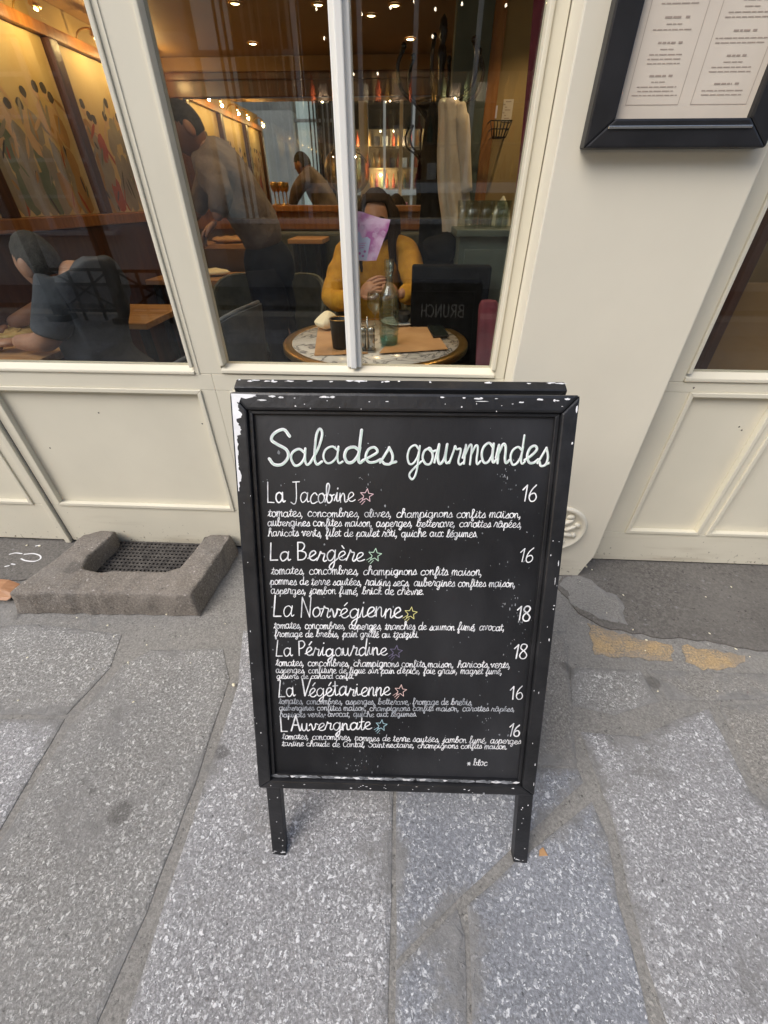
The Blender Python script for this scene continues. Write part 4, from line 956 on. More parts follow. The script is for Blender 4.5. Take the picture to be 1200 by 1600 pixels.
b = MB(); b.box(IX0 + .06, MX1 + .25, IYB - .12, IYB - .001, MZ0 - .045, MZ0 - .0005, .008); b.box(IX0 + .06, MX1 + .25, IYB - .07, IYB - .001, 1.06, MZ0 - .046, .004); b.done('ledge', M['wood_orange'], mir)

# murals on the side wall: a pale ground crowded with tall dressed figures
rm = random.Random(21)
mur_lab = ['tall mural of red and green gowned figures nearest the window', 'mural of crowded pale figures between two dark pilasters, middle one', 'mural of slim figures farthest along the side wall by the mirror']
for i, (y0, y1) in enumerate(((.44, .99), (1.08, 1.78), (1.87, 2.57), (2.66, 3.0))):
    t = thing('mural_panel', ['mural panel with a red gowned figure at the window end of the side wall', 'second mural panel from the window, grey and ochre gowned figures under a lamp', 'third mural panel from the window, slim dancing figures with dark hair', 'narrow last mural panel on the side wall, against the corner by the mirror'][i], 'mural', (IX0, (y0 + y1) / 2, 1.2), 'murals along the side wall')
    b = MB(); b.box(IX0 + .001, IX0 + .010, y0, y1, 1.202, 1.958); b.done('painted_ground', M['mural'], t)
    n = max(3, int((y1 - y0) / .075)); fx = IX0 + .0102
    b = MB(); ms = [M['fig_red'], M['fig_green'], M['fig_grey'], M['fig_ochre'], M['fig_dark'], M['fig_skin']]; dz = 0.0
    def blob(cy, cz, ry, rz, mi, rot=0.0, n_=9):
        global DZ
        DZ += .00002; b.mi = mi; c_, s_ = math.cos(rot), math.sin(rot); pts = []
        for j in range(n_):
            a = 2 * math.pi * j / n_; k_ = rm.uniform(.82, 1.12); yy, zz = ry * math.cos(a) * k_, rz * math.sin(a) * k_
            pts.append((fx + DZ, min(max(cy + yy * c_ - zz * s_, y0 + .002), y1 - .002), max(1.204, min(1.95, cz + yy * s_ + zz * c_))))
        b.prism(pts, (.00001, 0, 0))
    DZ = 0.0
    for k in range(n):
        c = y0 + .03 + (y1 - y0 - .06) * (k + rm.uniform(.1, .9)) / n; h = rm.uniform(1.60, 1.80); mi = rm.choice([0, 1, 2, 2, 3, 3, 2]); ln = rm.uniform(-.3, .3)
        blob(c + rm.uniform(-.02, .02), 1.30, .055, .11, mi, ln); blob(c, 1.43, .04, .09, rm.choice([mi, mi, 2, 3]), ln * .6)
        blob(c + .02 * ln, h - .13, .045, .075, rm.choice([mi, mi, 5]), ln)
        for s_ in (-1, 1): blob(c + s_ * rm.uniform(.04, .07), h - rm.uniform(.02, .18), .011, .06, rm.choice([5, 5, mi]), s_ * rm.uniform(.3, 1.1), 7)
        blob(c + .03 * ln, h - .02, .021, .030, 5); blob(c + .03 * ln + rm.uniform(-.008, .008), h + .004, .024, .024, 4, rm.uniform(-.5, .5))
        for _q in range(4): blob(c + rm.uniform(-.05, .05), rm.uniform(1.22, h - .1), rm.uniform(.004, .012), rm.uniform(.02, .07), rm.choice([4, 2, 1, 0, 3]), rm.uniform(-.7, .7), 7)
    b.done('painted_figures', ms, t)
    # picture light over each panel
    for q_, yy in enumerate(((y0 + y1) / 2,) if y1 - y0 < .6 else (y0 + (y1 - y0) * .3, y0 + (y1 - y0) * .75)):
        pl = thing('picture_light', 'small brass picture light over the ' + ['mural panel at the window end', 'second mural panel, the lamp nearer the window', 'third mural panel, the lamp nearer the window', 'narrow corner mural panel by the mirror', '', 'second mural panel, the lamp farther from the window', 'third mural panel, the lamp farther from the window'][i + 4 * q_], 'lamp', (IX0 + .05, yy, 2.01), 'picture lights over the murals')
        b = MB(); b.tube(catmull([(IX0 + .03, yy, 2.0), (IX0 + .06, yy, 2.04), (IX0 + .12, yy, 2.05), (IX0 + .15, yy, 2.03)], 5), .005, 6); b.tube([(IX0 + .15, yy - .03, 2.022), (IX0 + .15, yy + .03, 2.022)], .012, 8); b.done('arm', M['brass'], pl)
        b = MB(); b.ell((IX0 + .15, yy, 2.008), (.007, .016, .006), seg=8, rings=6); b.done('bulb', M['bulb_soft'], pl)
        ld = bpy.data.lights.new('picture_light_glow', 'POINT'); ld.energy = 1.25; ld.color = (1, .66, .26); ld.shadow_soft_size = .010
        lo_ = bpy.data.objects.new('picture_light_glow', ld); COL.objects.link(lo_); lo_.parent = pl; lo_.location = (.11, 0, -.03)

# recessed downlights in the brown ceiling, plus unseen ones added to fill in light
spots_px = [(395, 67), (641, 60), (580, 23), (367, 4), (497, 6), (617, 7)]
lab = ['bright ceiling downlight left of the mullion, nearest the mirror', 'brightest ceiling downlight, beside the coat stand finial', 'small ceiling downlight between the mullion and the coat stand', 'ceiling downlight at the top edge, left of the mullion', 'ceiling downlight at the top edge, touching the mullion', 'ceiling downlight at the top edge, above the coat hooks']
for i in range(12):
    if i < 6: q = oz(*spots_px[i], ICZ); x, y = q.x, q.y; lb = lab[i]
    else: x, y = ((-1.3, .55), (-.12, .62), (.52, .95), (.62, 1.45), (-.78, 1.42), (1.5, 2.2))[i - 6]; lb = 'unseen ceiling downlight filling in the room light'  # unseen; the one over the round table is inferred, the others added as fill
    CZ = ICZ if y > 1.22 else 2.60
    t = thing('ceiling_light', lb, 'lamp', (x, y, CZ), 'unseen fill downlights' if i >= 6 else 'downlights in the brown ceiling')
    b = MB(); b.lathe([(.036, -.001), (.040, -.006), (.036, -.010), (.026, -.004)], (x, y, CZ), 18, cap=False); b.done('trim', M['brass'], t)
    b = MB(); b.lathe([(.001, -.005), (.018, -.0055), (.024, -.003)], (x, y, CZ), 14, cap=False); b.done('lens', M['bulb'] if i in (0, 1) else M['bulb_soft'], t)
    ld = bpy.data.lights.new('downlight', 'SPOT'); ld.energy = (6, 6, 4, 5, 4, 4, 5, 17, 13, 7, 9, 4)[i]; ld.color = (1, .70, .38); ld.spot_size = R(62 if i == 7 else 115); ld.spot_blend = .8; ld.shadow_soft_size = .014
    lo_ = bpy.data.objects.new('downlight', ld); COL.objects.link(lo_); lo_.parent = t; lo_.location = (0, 0, -.02)

# globe lamp and little gilt goblets on the mirror ledge
g = thing('globe_lamp', 'clear glass globe lamp on a short foot on the mirror ledge', 'lamp', (-.54, IYB - .075, MZ0))
b = MB(); gp = Vector((-.54, IYB - .20, 1.455)); b.ell(gp, (.165, .165, .15), seg=28, rings=18); b.done('globe', M['globe'], g)
b = MB(); b.lathe([(.06, 0), (.06, .012), (.02, .022), (.018, .06), (.035, .075)], (-.54, IYB - .075, MZ0), 18); b.tube([(-.54, IYB - .075, MZ0 + .07), (-.54, IYB - .12, MZ0 + .09)], .012, 8); b.done('foot', M['black_metal'], g)
b = MB(); b.ell(gp + Vector((0, 0, -.01)), (.014, .014, .022), seg=10, rings=8); b.done('bulb', M['bulb_soft'], g)
for i, x in enumerate((-1.165, -1.095)):
    t = thing('goblet', 'gilt goblet standing on the mirror ledge, ' + ('left of its twin' if i == 0 else 'right of its twin'), 'goblet', (x, IYB - .075, MZ0), 'gilt goblets on the mirror ledge')
    b = MB(); b.lathe([(.026, 0), (.024, .004), (.005, .010), (.005, .085), (.02, .10), (.029, .125), (.026, .155), (.024, .155), (.026, .125), (.018, .104)], (x, IYB - .075, MZ0), 14, cap=False); b.done('cup', M['brass'], t)

# ------------------------------------------------------------------ window table and what stands on it
TC = Vector((-.151, .684, 0)); TZ = .745; TR = .435
tb = thing('round_table', 'round white marble bistro table with a brass rim, set against the window', 'table', TC)
b = MB(); b.lathe([(.001, -.022), (TR - .042, -.022), (TR - .042, 0), (.001, 0)], TC + Vector((0, 0, TZ)), 64); b.done('marble_top', M['marble'], tb)
b = MB(); b.lathe([(TR - .0415, -.030), (TR - .006, -.030), (TR, -.024), (TR, -.004), (TR - .004, .001), (TR - .036, .002), (TR - .0415, .0)], TC + Vector((0, 0, TZ)), 72, cap=False); b.done('rim', M['brass'], tb)
b = MB(); b.lathe([(.22, 0), (.22, .02), (.06, .05), (.035, .09), (.032, .66), (.06, .70), (.14, .722)], TC, 24); b.done('pedestal', M['black_metal'], tb)
def sheet(b, pts, th, z): b.prism([Vector((p.x, p.y, z)) for p in pts], (0, 0, th))
def mat_sheet(px, z, label):
    P = [oz(x, y, TZ + z) for x, y in px]; b = MB(); N_ = 10; rows = []
    for i in range(N_ + 1):
        row = []
        for j in range(N_ + 1):
            a, c = i / N_, j / N_; p = P[0].lerp(P[1], c).lerp(P[3].lerp(P[2], c), a); p.z = TZ + z + .0016 + .0013 * math.sin(7 * a + 3 * c) * math.sin(5 * c + 2 * a + z * 900); row.append(p)
        rows.append(row)
    b.grid(rows); b.grid([[p - Vector((0, 0, .0006)) for p in r] for r in rows])
    return tag(b.done('placemat', M['kraft'], normals=False), label, 'placemat', 'kraft placemats on the round table')
mat_sheet([(497, 512), (560, 508), (575, 553), (491, 556)], .0025, 'brown kraft placemat under the grey beaker, left of the bottle')
mat_sheet([(640, 493), (668, 500), (700, 546), (592, 553)], .0065, 'brown kraft placemat under the black phone, right of the bottle')
# bottle
bp = oz(607.5, 537, TZ + .008); bp.z = TZ + .008
hb = oy(607, 405, bp.y).z - bp.z
bo = thing('water_bottle', 'tall pale green glass water bottle with a long neck on the round table', 'bottle', bp)
b = MB(); b.lathe([(.040, .0), (.0425, .006), (.043, .3 * hb), (.0425, .52 * hb), (.043, .56 * hb), (.036, .64 * hb), (.020, .70 * hb), (.0165, .74 * hb), (.0165, .86 * hb), (.021, .865 * hb), (.0215, .985 * hb), (.018, hb), (.014, hb), (.0135, .87 * hb), (.0125, .75 * hb), (.03, .63 * hb), (.0385, .54 * hb), (.039, .03), (.035, .014)], bp, 28)
for k in range(7): b.lathe([(.0432, .12 * hb + k * .055 * hb), (.0446, .13 * hb + k * .055 * hb), (.0432, .14 * hb + k * .055 * hb)], bp, 28, cap=False)
b.done('body', M['bottle'], bo)
b = MB(); b.lathe([(.0385, .0015), (.0392, .02), (.0392, .03), (.02, .024), (.001, .022)], bp, 24); b.done('base', M['aqua'], bo)
# metal beaker, napkin, salt and pepper, glass, plate, phone
p = oz(533, 543, TZ + .006); p.z = TZ + .006; t = thing('grey_beaker', 'grey metal beaker standing at the left of the table beside the napkin', 'beaker', p)
b = MB(); b.lathe([(.035, 0), (.037, .004), (.042, .115), (.044, .118), (.042, .120), (.039, .116), (.034, .008), (.001, .006)], p, 24); b.done('cup', M['black_metal'], t)
b = MB(); b.lathe([(.0435, .117), (.0445, .1195), (.043, .1215), (.041, .119)], p, 24, cap=False); b.done('rim', M['brass'], t)
p = oz(511, 514, TZ + .004); b = MB()
b.ell(p + Vector((0, 0, .036)), (.062, .055, .040), T=Matrix.Rotation(.5, 4, 'Z'), seg=18, rings=12, fn=lambda q: Vector((q.x * (1 + .16 * math.sin(3 * math.atan2(q.y, q.x) + 1)) * (1 - .45 * max(0, q.z)), q.y * (1 + .18 * math.sin(2 * math.atan2(q.y, q.x))), q.z * (1.15 if q.z > 0 else .9) + .35 * max(0, q.z) * q.x)))
tag(b.done('folded_napkin', M['napkin'], smooth=False), 'crumpled cream napkin on the marble at the left of the table', 'napkin')
p = oz(574, 548, TZ + .004); p.z = TZ + .002
t = thing('cruet_stand', 'steel cruet stand with salt and pepper mills in front of the bottle', 'cruet', p)
b = MB(); b.box(p.x - .036, p.x + .036, p.y - .02, p.y + .03, p.z, p.z + .006, .002); b.tube([(p.x, p.y + .026, p.z + .006), (p.x, p.y + .026, p.z + .135)], .003, 8); b.done('tray', M['steel'], t)
for dx in (-.018, .018):
    b = MB(); b.lathe([(.0155, .007), (.0155, .068), (.0145, .072), (.016, .076), (.016, .092), (.012, .100), (.001, .101)], p + Vector((dx, 0, 0)), 16); b.done('mill', M['steel'], t)
p = oz(586, 512, TZ + .004); p.z = TZ + .003
t = thing('wine_glass', 'stemmed wine glass half hidden behind the water bottle', 'glass', p)
b = MB(); b.lathe([(.035, 0), (.034, .003), (.006, .008), (.004, .06), (.012, .07), (.036, .10), (.040, .13), (.034, .165), (.033, .165), (.038, .13), (.034, .102), (.008, .074)], p, 22, cap=False); b.done('bowl', M['clear'], t)
p = oz(625, 505, TZ + .006); p.z = TZ + .004
t = tag(MB().lathe([(.001, .0), (.06, 0), (.065, .003), (.098, .014), (.10, .017), (.096, .0165), (.062, .007), (.001, .006)], p, 36).done('dinner_plate', M['porcelain']), 'white plate behind the bottle under a grey bowl', 'plate')
b = MB(); b.lathe([(.001, 0), (.03, 0), (.034, .004), (.058, .040), (.060, .044), (.057, .043), (.032, .010), (.001, .008)], p + Vector((.012, .012, .009)), 28); tag(b.done('small_bowl', M['black_metal']), 'small dark bowl resting on the white plate', 'bowl')
P = [oz(x, y, TZ + .010) for x, y in ((667, 510), (690, 508), (702, 526), (677, 528))]
t = thing('mobile_phone', 'black mobile phone lying on the right placemat', 'phone', (sum((q for q in P), Vector()) / 4))
b = MB(); b.prism([Vector((q.x, q.y, TZ + .0095)) for q in P], (0, 0, .007), .0025); b.done('body', M['black_metal'], t)
cc = sum((q for q in P), Vector()) / 4; b = MB(); b.prism([Vector((cc.x + (q.x - cc.x) * .9, cc.y + (q.y - cc.y) * .92, TZ + .0166)) for q in P], (0, 0, .0004)); b.done('screen', M['screen_dark'], t)
# floral leaflet taped inside the glass next to the mullion
lf = thing('floral_leaflet', 'pink floral leaflet with a pale panel, taped inside the window next to the mullion', 'leaflet', oy(580, 400, .05))
LP = [(553, 329), (566, 331), (580, 336), (596, 341), (610, 343), (606, 360), (600, 374), (594, 390), (588, 407), (572, 408), (557, 407)]
b = MB(); b.prism([oy(x, y, .042) for x, y in LP], (0, .0006, 0)); b.done('sheet', M['leaf_pink'], lf)
b = MB(); b.prism([oy(x, y, .0412) for x, y in ((556, 363), (562, 362), (566, 372), (574, 370), (579, 374), (576, 390), (573, 407), (557, 406.5))], (0, .0005, 0)); pp = b.done('pale_panel', M['leaf_pale'], lf)
b = MB(); b.mi = 0
for y, x0, x1 in ((381, 560, 572), (384.5, 560, 570), (388, 561, 568)): ribbon(b, [oy(x0 + k * (x1 - x0) / 8, y - (.6 if k % 2 else 0) - k * .12, .0409) for k in range(9)], .0016, (0, -1, 0))
for (x, y) in ((562, 396), (567, 400), (570, 393)):
    b.prism([oy(x + 2.2 * math.cos(a), y + 2.2 * math.sin(a), .0408) for a in [k * 1.05 for k in range(6)]], (0, .0002, 0))
b.done('printed_text', M['leaf_pink'], lf)
b = MB()
for k in range(26):
    x, y = rm.uniform(560, 602), rm.uniform(338, 404)
    if x > 606 - (y - 347) * .30 or y < 336 + (x - 553) * .24 + 3 or (x < 581 and y > 360): continue
    for a in range(5): 
        c = oy(x + 2.3 * math.cos(a * 1.257 + k), y + 2.3 * math.sin(a * 1.257 + k), .0413 - .00001 * k)
        b.prism([c + Vector((.0040 * math.cos(t_), -.00004 * a, .0040 * math.sin(t_))) for t_ in [j * 1.05 for j in range(6)]], (0, .0002, 0))
b.done('printed_flowers', M['leaf_pale'] if False else mat('rose_petals', (.62, .25, .5), (.85, .6, .8), 60, .5), lf)

# ------------------------------------------------------------------ seating and other tables
def chair(x, y, rz, m, label, group='upholstered bistro chairs', h=.84, w=.23):
    """bucket chair with a curved upholstered back on four thin legs; faces +y before rotation"""
    t = thing('bistro_chair', label, 'chair', (x, y, 0), group)
    T = Matrix.Translation((x, y, 0)) @ Matrix.Rotation(rz, 4, 'Z')
    b = MB(); b.box(-w, w, -w, w, .42, .48, .025, T=T, seg=3); b.done('seat', M[m], t)
    b = MB(); rows = []
    for i in range(9):
        z = .44 + (h - .44) * i / 8; row = []
        for j in range(15):
            a = math.pi + math.pi * j / 14; tw = w * (1 + .10 * i / 8); drop = (h - .44) * .55 * (abs(j - 7) / 7) ** 2.6 * (i / 8)
            row.append(T @ Vector((tw * math.cos(a), tw * math.sin(a) * 1.05, z - drop)))
        rows.append(row)
    inner = [[T @ ((T.inverted() @ p) * 1.0 + Vector((-(T.inverted() @ p).x * .13, -(T.inverted() @ p).y * .13, 0))) for p in r] for r in rows]
    b.grid(rows); b.grid([r[::-1] for r in inner]); b.grid([rows[-1], inner[-1]]); b.grid([[r[0] for r in rows], [r[0] for r in inner]]); b.grid([[r[-1] for r in inner], [r[-1] for r in rows]])
    b.done('backrest', M[m], t)
    b = MB(); b.tube([r + Vector((0, 0, .004)) for r in [a.lerp(c, .5) for a, c in zip(rows[-1], inner[-1])]], .012, 8); b.done('piping', M[m], t)
    for sx in (-1, 1):
        for sy in (-1, 1):
            b = MB(); b.tube([T @ Vector((sx * w * .8, sy * w * .8, .43)), T @ Vector((sx * w * .98, sy * w * .98, 0))], [.014, .009], 8); b.done('leg', M['black_metal'], t)
    return t
def table(x0, x1, y0, y1, z, label, m='wood'):
    t = thing('wooden_table', label, 'table', ((x0 + x1) / 2, (y0 + y1) / 2, 0), 'wooden dining tables')
    b = MB(); b.box(x0, x1, y0, y1, z - .032, z, .004); b.done('tabletop', M[m], t)
    for x in (x0 + .05, x1 - .05):
        for y in (y0 + .05, y1 - .05):
            b = MB(); b.box(x - .02, x + .02, y - .02, y + .02, 0, z - .0325, .003); b.done('leg', M['black_metal'], t)
    return t
table(-1.95, -1.28, 1.98, 2.42, .80, 'honey wood table in the second row, under the bending waiter')
table(-1.95, -1.24, 2.55, 2.9, .98, 'raised honey wood table below the mirror at the left')
table(-1.95, -1.42, .95, 1.45, .74, 'honey wood table behind the diner in the charcoal shirt')
table(-1.98, -1.53, .16, .62, .745, 'honey wood table right at the left window with the pasta plate')
table(-.98, -.70, 2.5, 2.85, 1.02, 'small honey wood table beyond the waiter below the mirror')
chair(-1.03, .85, R(80), 'blue_uph', 'slate blue upholstered chair standing just behind the window post', h=.86, w=.25)
chair(-1.12, 1.72, R(200), 'green_uph', 'grey green upholstered chair tucked at the second row table')
chair(-.82, 1.75, R(160), 'green_uph', 'grey green upholstered chair in the middle of the room behind the yellow sweater')
chair(-.24, 1.44, R(180), 'green_uph', 'grey green upholstered chair the woman in mustard sits on', h=.82)
bn = thing('banquette', 'long grey green upholstered banquette below the mirror', 'bench', (-.6, 2.8, 0))
b = MB(); b.box(-1.2, .5, 2.52, 2.98, .36, .47, .03, seg=3); b.done('seat', M['green_uph'], bn)
b = MB(); b.box(-1.2, .5, 2.86, 2.985, .471, 1.05, .03, seg=3); b.done('backrest', M['green_uph'], bn)
b = MB(); b.box(-1.18, .48, 2.56, 2.95, 0, .359); b.done('base', M['wood_dark'], bn)
# papers and bread basket on the second row tables
for (x, y, z, lab_) in ((-1.55, 2.2, .802, 'crumpled kraft wrapping on the second row table'), (-1.50, 2.68, .982, 'kraft bag lying on the raised table below the mirror')):
    b = MB(); b.ell((x, y, z + .022), (.16, .10, .024), T=Matrix.Rotation(.3, 4, 'Z'), seg=16, rings=8, fn=lambda q: Vector((q.x, q.y, q.z * (1 + .5 * math.sin(6 * q.x) * math.cos(5 * q.y))))); tag(b.done('paper_wrap', M['kraft'] if z > .9 else M['napkin']), lab_, 'paper')
# white pot on the floor side and a standing bottle on the small table
b = MB(); p = oy(432, 455, 1.9); b.lathe([(.05, 0), (.055, .004), (.072, .10), (.075, .105), (.068, .10), (.05, .01)], (p.x, 1.95, .47), 20, cap=False); 
t = thing('side_stool', 'dark low stool carrying a white pot behind the yellow sweater', 'stool', (p.x, 1.95, 0)); 
s_ = MB(); s_.lathe([(.15, .44), (.16, .45), (.16, .465), (.15, .469)], (p.x, 1.95, 0), 24); s_.done('seat', M['wood_dark'], t)
for k in range(4):
    s_ = MB(); a = k * math.pi / 2 + .6; s_.tube([(p.x + .11 * math.cos(a), 1.95 + .11 * math.sin(a), .445), (p.x + .15 * math.cos(a), 1.95 + .15 * math.sin(a), 0)], .012, 8); s_.done('leg', M['wood_dark'], t)
tag(b.done('white_pot', M['porcelain']), 'small white pot on the low dark stool', 'pot')

# plate of pasta at the window table on the left
p = oz(20, 524, .75); p = Vector((max(-1.80, p.x), .33, .7455))
p = oz(22, 527, .75)
b = MB(); b.lathe([(.001, 0), (.08, 0), (.088, .004), (.135, .022), (.138, .026), (.132, .025), (.08, .010), (.001, .008)], p, 40); tag(b.done('pasta_plate', M['porcelain']), 'white plate under the heap of pasta at the left window', 'plate')
b = MB(); b.ell(p + Vector((0, 0, .022)), (.098, .098, .020), seg=28, rings=10, fn=lambda q: Vector((q.x, q.y, q.z * (1 + .4 * math.sin(17 * q.x) * math.sin(15 * q.y)))))
for k in range(46):
    a, r0 = rm.uniform(0, 6.28), rm.uniform(0, .07); c = p + Vector((r0 * math.cos(a), r0 * math.sin(a), .040 - r0 * .1)); a2 = rm.uniform(0, 6.28)
    b.tube(catmull([c + Vector((.03 * math.cos(a2 + q), .03 * math.sin(a2 + q), .006 * math.sin(q * 2))) for q in (-.9, 0, .9)], 3), .0028, 5)
tag(b.done('pasta', M['pasta']), 'heap of pasta with grated cheese on the white plate', 'food')

# ------------------------------------------------------------------ coat stand and coats
CX, CY = .125, 1.62
cs = thing('coat_stand', 'tall dark bentwood coat stand with curled hooks right of the mullion', 'coat stand', (CX, CY, 0))
b = MB(); b.lathe([(.024, .05), (.024, 1.2), (.020, 1.62), (.022, 1.68), (.014, 1.70), (.016, 1.80), (.024, 1.83), (.020, 1.86), (.012, 1.875), (.019, 1.895), (.021, 1.92), (.016, 1.955), (.003, 1.972)], (CX, CY, 0), 16); b.done('pole', M['stand'], cs)
b = MB(); b.lathe([(.115, 1.655), (.122, 1.662), (.122, 1.672), (.115, 1.68), (.10, 1.68), (.10, 1.655)], (CX, CY, 0), 28); b.done('ring', M['stand'], cs)
for k in range(6):
    a = k * math.pi / 3 + .28; d = Vector((math.cos(a), math.sin(a), 0)); c = Vector((CX, CY, 0))
    b = MB(); b.tube(catmull([c + d * .024 + Vector((0, 0, 1.46)), c + d * .04 + Vector((0, 0, 1.58)), c + d * .12 + Vector((0, 0, 1.66)), c + d * .20 + Vector((0, 0, 1.71)), c + d * .225 + Vector((0, 0, 1.79)), c + d * .195 + Vector((0, 0, 1.855))], 5), .0095, 8)
    b.ell(c + d * .195 + Vector((0, 0, 1.86)), (.014, .014, .014), seg=8, rings=6); b.done('hook', M['stand'], cs)
for k in range(4):
    a = k * math.pi / 2 + .5; d = Vector((math.cos(a), math.sin(a), 0)); c = Vector((CX, CY, 0))
    b = MB(); b.tube(catmull([c + d * .02 + Vector((0, 0, .38)), c + d * .12 + Vector((0, 0, .30)), c + d * .2 + Vector((0, 0, .16)), c + d * .29 + Vector((0, 0, .012))], 5), .012, 8); b.done('leg', M['stand'], cs)
def coat(name, mkey, label, Y, edges, depth, folds, seed, group=None):
    """edges: list of (py, px_left, px_right) measured on the photo, hung at depth Y"""
    r_ = random.Random(seed); b = MB(); rows = []; ph = [r_.uniform(0, 6) for _ in range(4)]
    E_ = catmull([(q[0], q[1], q[2]) for q in edges], 4)
    for i, q in enumerate(E_):
        l, r = oy(q[1], q[0], Y), oy(q[2], q[0], Y); c = (l + r) / 2; hw = (r.x - l.x) / 2; t = i / (len(E_) - 1); row = []
        for k in range(40):
            a = 2 * math.pi * k / 40; f = 1 + folds * (.35 + .65 * t) * (.55 * math.sin(5 * a + ph[0] + 1.5 * t) + .45 * math.sin(9 * a + ph[1] - 2 * t) + .3 * math.sin(3 * a + ph[2]))
            row.append(Vector((c.x + hw * math.cos(a) * (1 + (f - 1) * .5), c.y + (depth * (.5 + .5 * t)) * math.sin(a) * f, c.z)))
        rows.append(row)
    b.grid(rows, closed=True)
    b.bm.faces.new([v for v in b.bm.verts[:] if False] or [b.bm.verts.new(p) for p in rows[0]]); b.bm.faces.new([b.bm.verts.new(p) for p in rows[-1]])
    return tag(b.done(name, M[mkey]), label, 'coat', group)
coat('hanging_coat', 'black_cloth', 'long black coat hanging on the left side of the coat stand', 1.53, [(158, 672, 684), (175, 668, 690), (205, 662, 692), (260, 657, 694), (310, 658, 698), (352, 656, 702), (400, 654, 704), (470, 652, 706)], .08, .26, 3)
pc = coat('hanging_coat', 'pale_cloth', 'pale beige coat hanging at the front of the coat stand', 1.42, [(155, 688, 714), (162, 684, 720), (185, 684, 723), (215, 683, 725), (255, 682, 729), (300, 684, 731), (340, 690, 733), (362, 692, 734)], .075, .42, 8)
b = MB(); l = oy(727, 215, 1.40)
b.tube(catmull([oy(718, 165, 1.40), oy(722, 190, 1.385), oy(724, 220, 1.38), oy(726, 262, 1.385), oy(728, 300, 1.39)], 5), [.03] * 4 + [.036] * 8 + [.034] * 9, 12); b.done('sleeve', M['pale_cloth'], pc)
# bag, and a made-up black seat that darkens the pane below the coats
sg = thing('darkening_chair', 'made-up high black padded chair darkening the pane right of the woman', 'chair', (.20, 1.15, 0))
qa, qb = oy(644, 412, .98), oy(766, 412, .98); x0, x1, zt = qa.x, qb.x, qa.z
b = MB(); b.box(x0, x1, .98, 1.42, .36, .5, .03, seg=3); b.done('seat', M['black_cloth'], sg)
b = MB(); b.box(x0, x1, .90, .979, .30, zt, .012, seg=3); b.done('backrest', M['black_cloth'], sg)
for x in (x0 + .03, x1 - .03):
    for y in (.95, 1.38):
        b = MB(); b.tube([(x, y, .37), (x, y, 0)], [.018, .012], 8); b.done('leg', M['black_metal'], sg)
b = MB(); c = oy(690, 388, 1.28); b.ell(c, (.10, .07, .07), seg=20, rings=12, fn=lambda q: Vector((q.x * (1 + .1 * math.sin(4 * q.z)), q.y, q.z * (1 + .12 * math.sin(5 * q.x))))); b.ell(c + Vector((0, .02, -.16)), (.12, .08, .13), seg=20, rings=12)
tag(b.done('black_handbag', M['black_cloth']), 'slumped black handbag on the added black chair beside the woman', 'bag')
# burgundy coat thrown over a chair at the right edge of the window
coat('draped_coat', 'burgundy', 'burgundy coat draped low at the right edge of the middle window', .32, [(470, 752, 776), (480, 748, 782), (510, 746, 786), (545, 744, 788), (600, 742, 790), (680, 742, 790)], .05, .2, 14)
# ------------------------------------------------------------------ waiter's station at the right
wsn = thing('waiter_station', 'grey green high cabinet with glasses and napkins at the right of the room', 'cabinet', (.62, 1.25, 0))
b = MB(); b.box(.24, 1.15, 1.06, 1.46, .05, 1.13, .004); b.done('body', M['green_paint'], wsn)
b = MB(); b.box(.22, 1.17, 1.03, 1.48, 1.1305, 1.16, .006); b.done('worktop', M['green_paint'], wsn)
for x0 in (.27, .57, .87):
    b = MB(); b.box(x0, x0 + .27, 1.045, 1.0595, .12, 1.08, .003); d_ = b.done('door', M['green_paint'], wsn)
    b = MB(); b.lathe([(.012, 0), (.012, .012), (.006, .016)], (x0 + .235, 1.0448, .7), 10, T=Matrix.Rotation(R(90), 4, 'X')); b.done('handle', M['brass'], d_)
b = MB(); b.box(.26, 1.13, 1.08, 1.44, 0, .0495); b.done('plinth', M['black_metal'], wsn)
gl = None
for i, (x, y) in enumerate(((.29, 1.10), (.36, 1.14), (.32, 1.20), (.41, 1.09), (.45, 1.17), (.27, 1.28), (.39, 1.27), (.48, 1.30), (.53, 1.12))):
    lb = 'clear tumbler among the glasses crowded on the waiter station'
    if gl is None:
        b = MB(); b.lathe([(.001, 0), (.026, 0), (.028, .004), (.034, .11), (.033, .11), (.026, .008), (.001, .006)], (x, y, 1.1605), 16); gl = tag(b.done('tumbler', M['clear']), lb, 'glass', 'tumblers on the waiter station')
    else: copy_thing(gl, (x, y, 1.1605), lb)
for i, (x, y, h, lb) in enumerate(((.47, 1.36, .13, 'upright folded napkin nearest the green post on the waiter station'), (.56, 1.25, .10, 'low folded napkin in the middle of the waiter station'), (.66, 1.3, .14, 'tall folded napkin at the right of the waiter station'))):
    b = MB(); b.prism([(x - .045, y, 1.1605), (x + .045, y - .01, 1.1605), (x + .03, y + .005, 1.1605 + h * .7), (x + .005, y + .01, 1.1605 + h), (x - .03, y + .008, 1.1605 + h * .6)], (.012, .03, 0), .004); b.prism([(x - .03, y - .02, 1.1605), (x + .06, y - .03, 1.1605), (x + .045, y - .02, 1.1605 + h * .55), (x, y - .015, 1.1605 + h * .8)], (.0, .015, 0), .003)
    tag(b.done('stood_napkin', M['napkin']), lb, 'napkin', 'napkins on the waiter station')
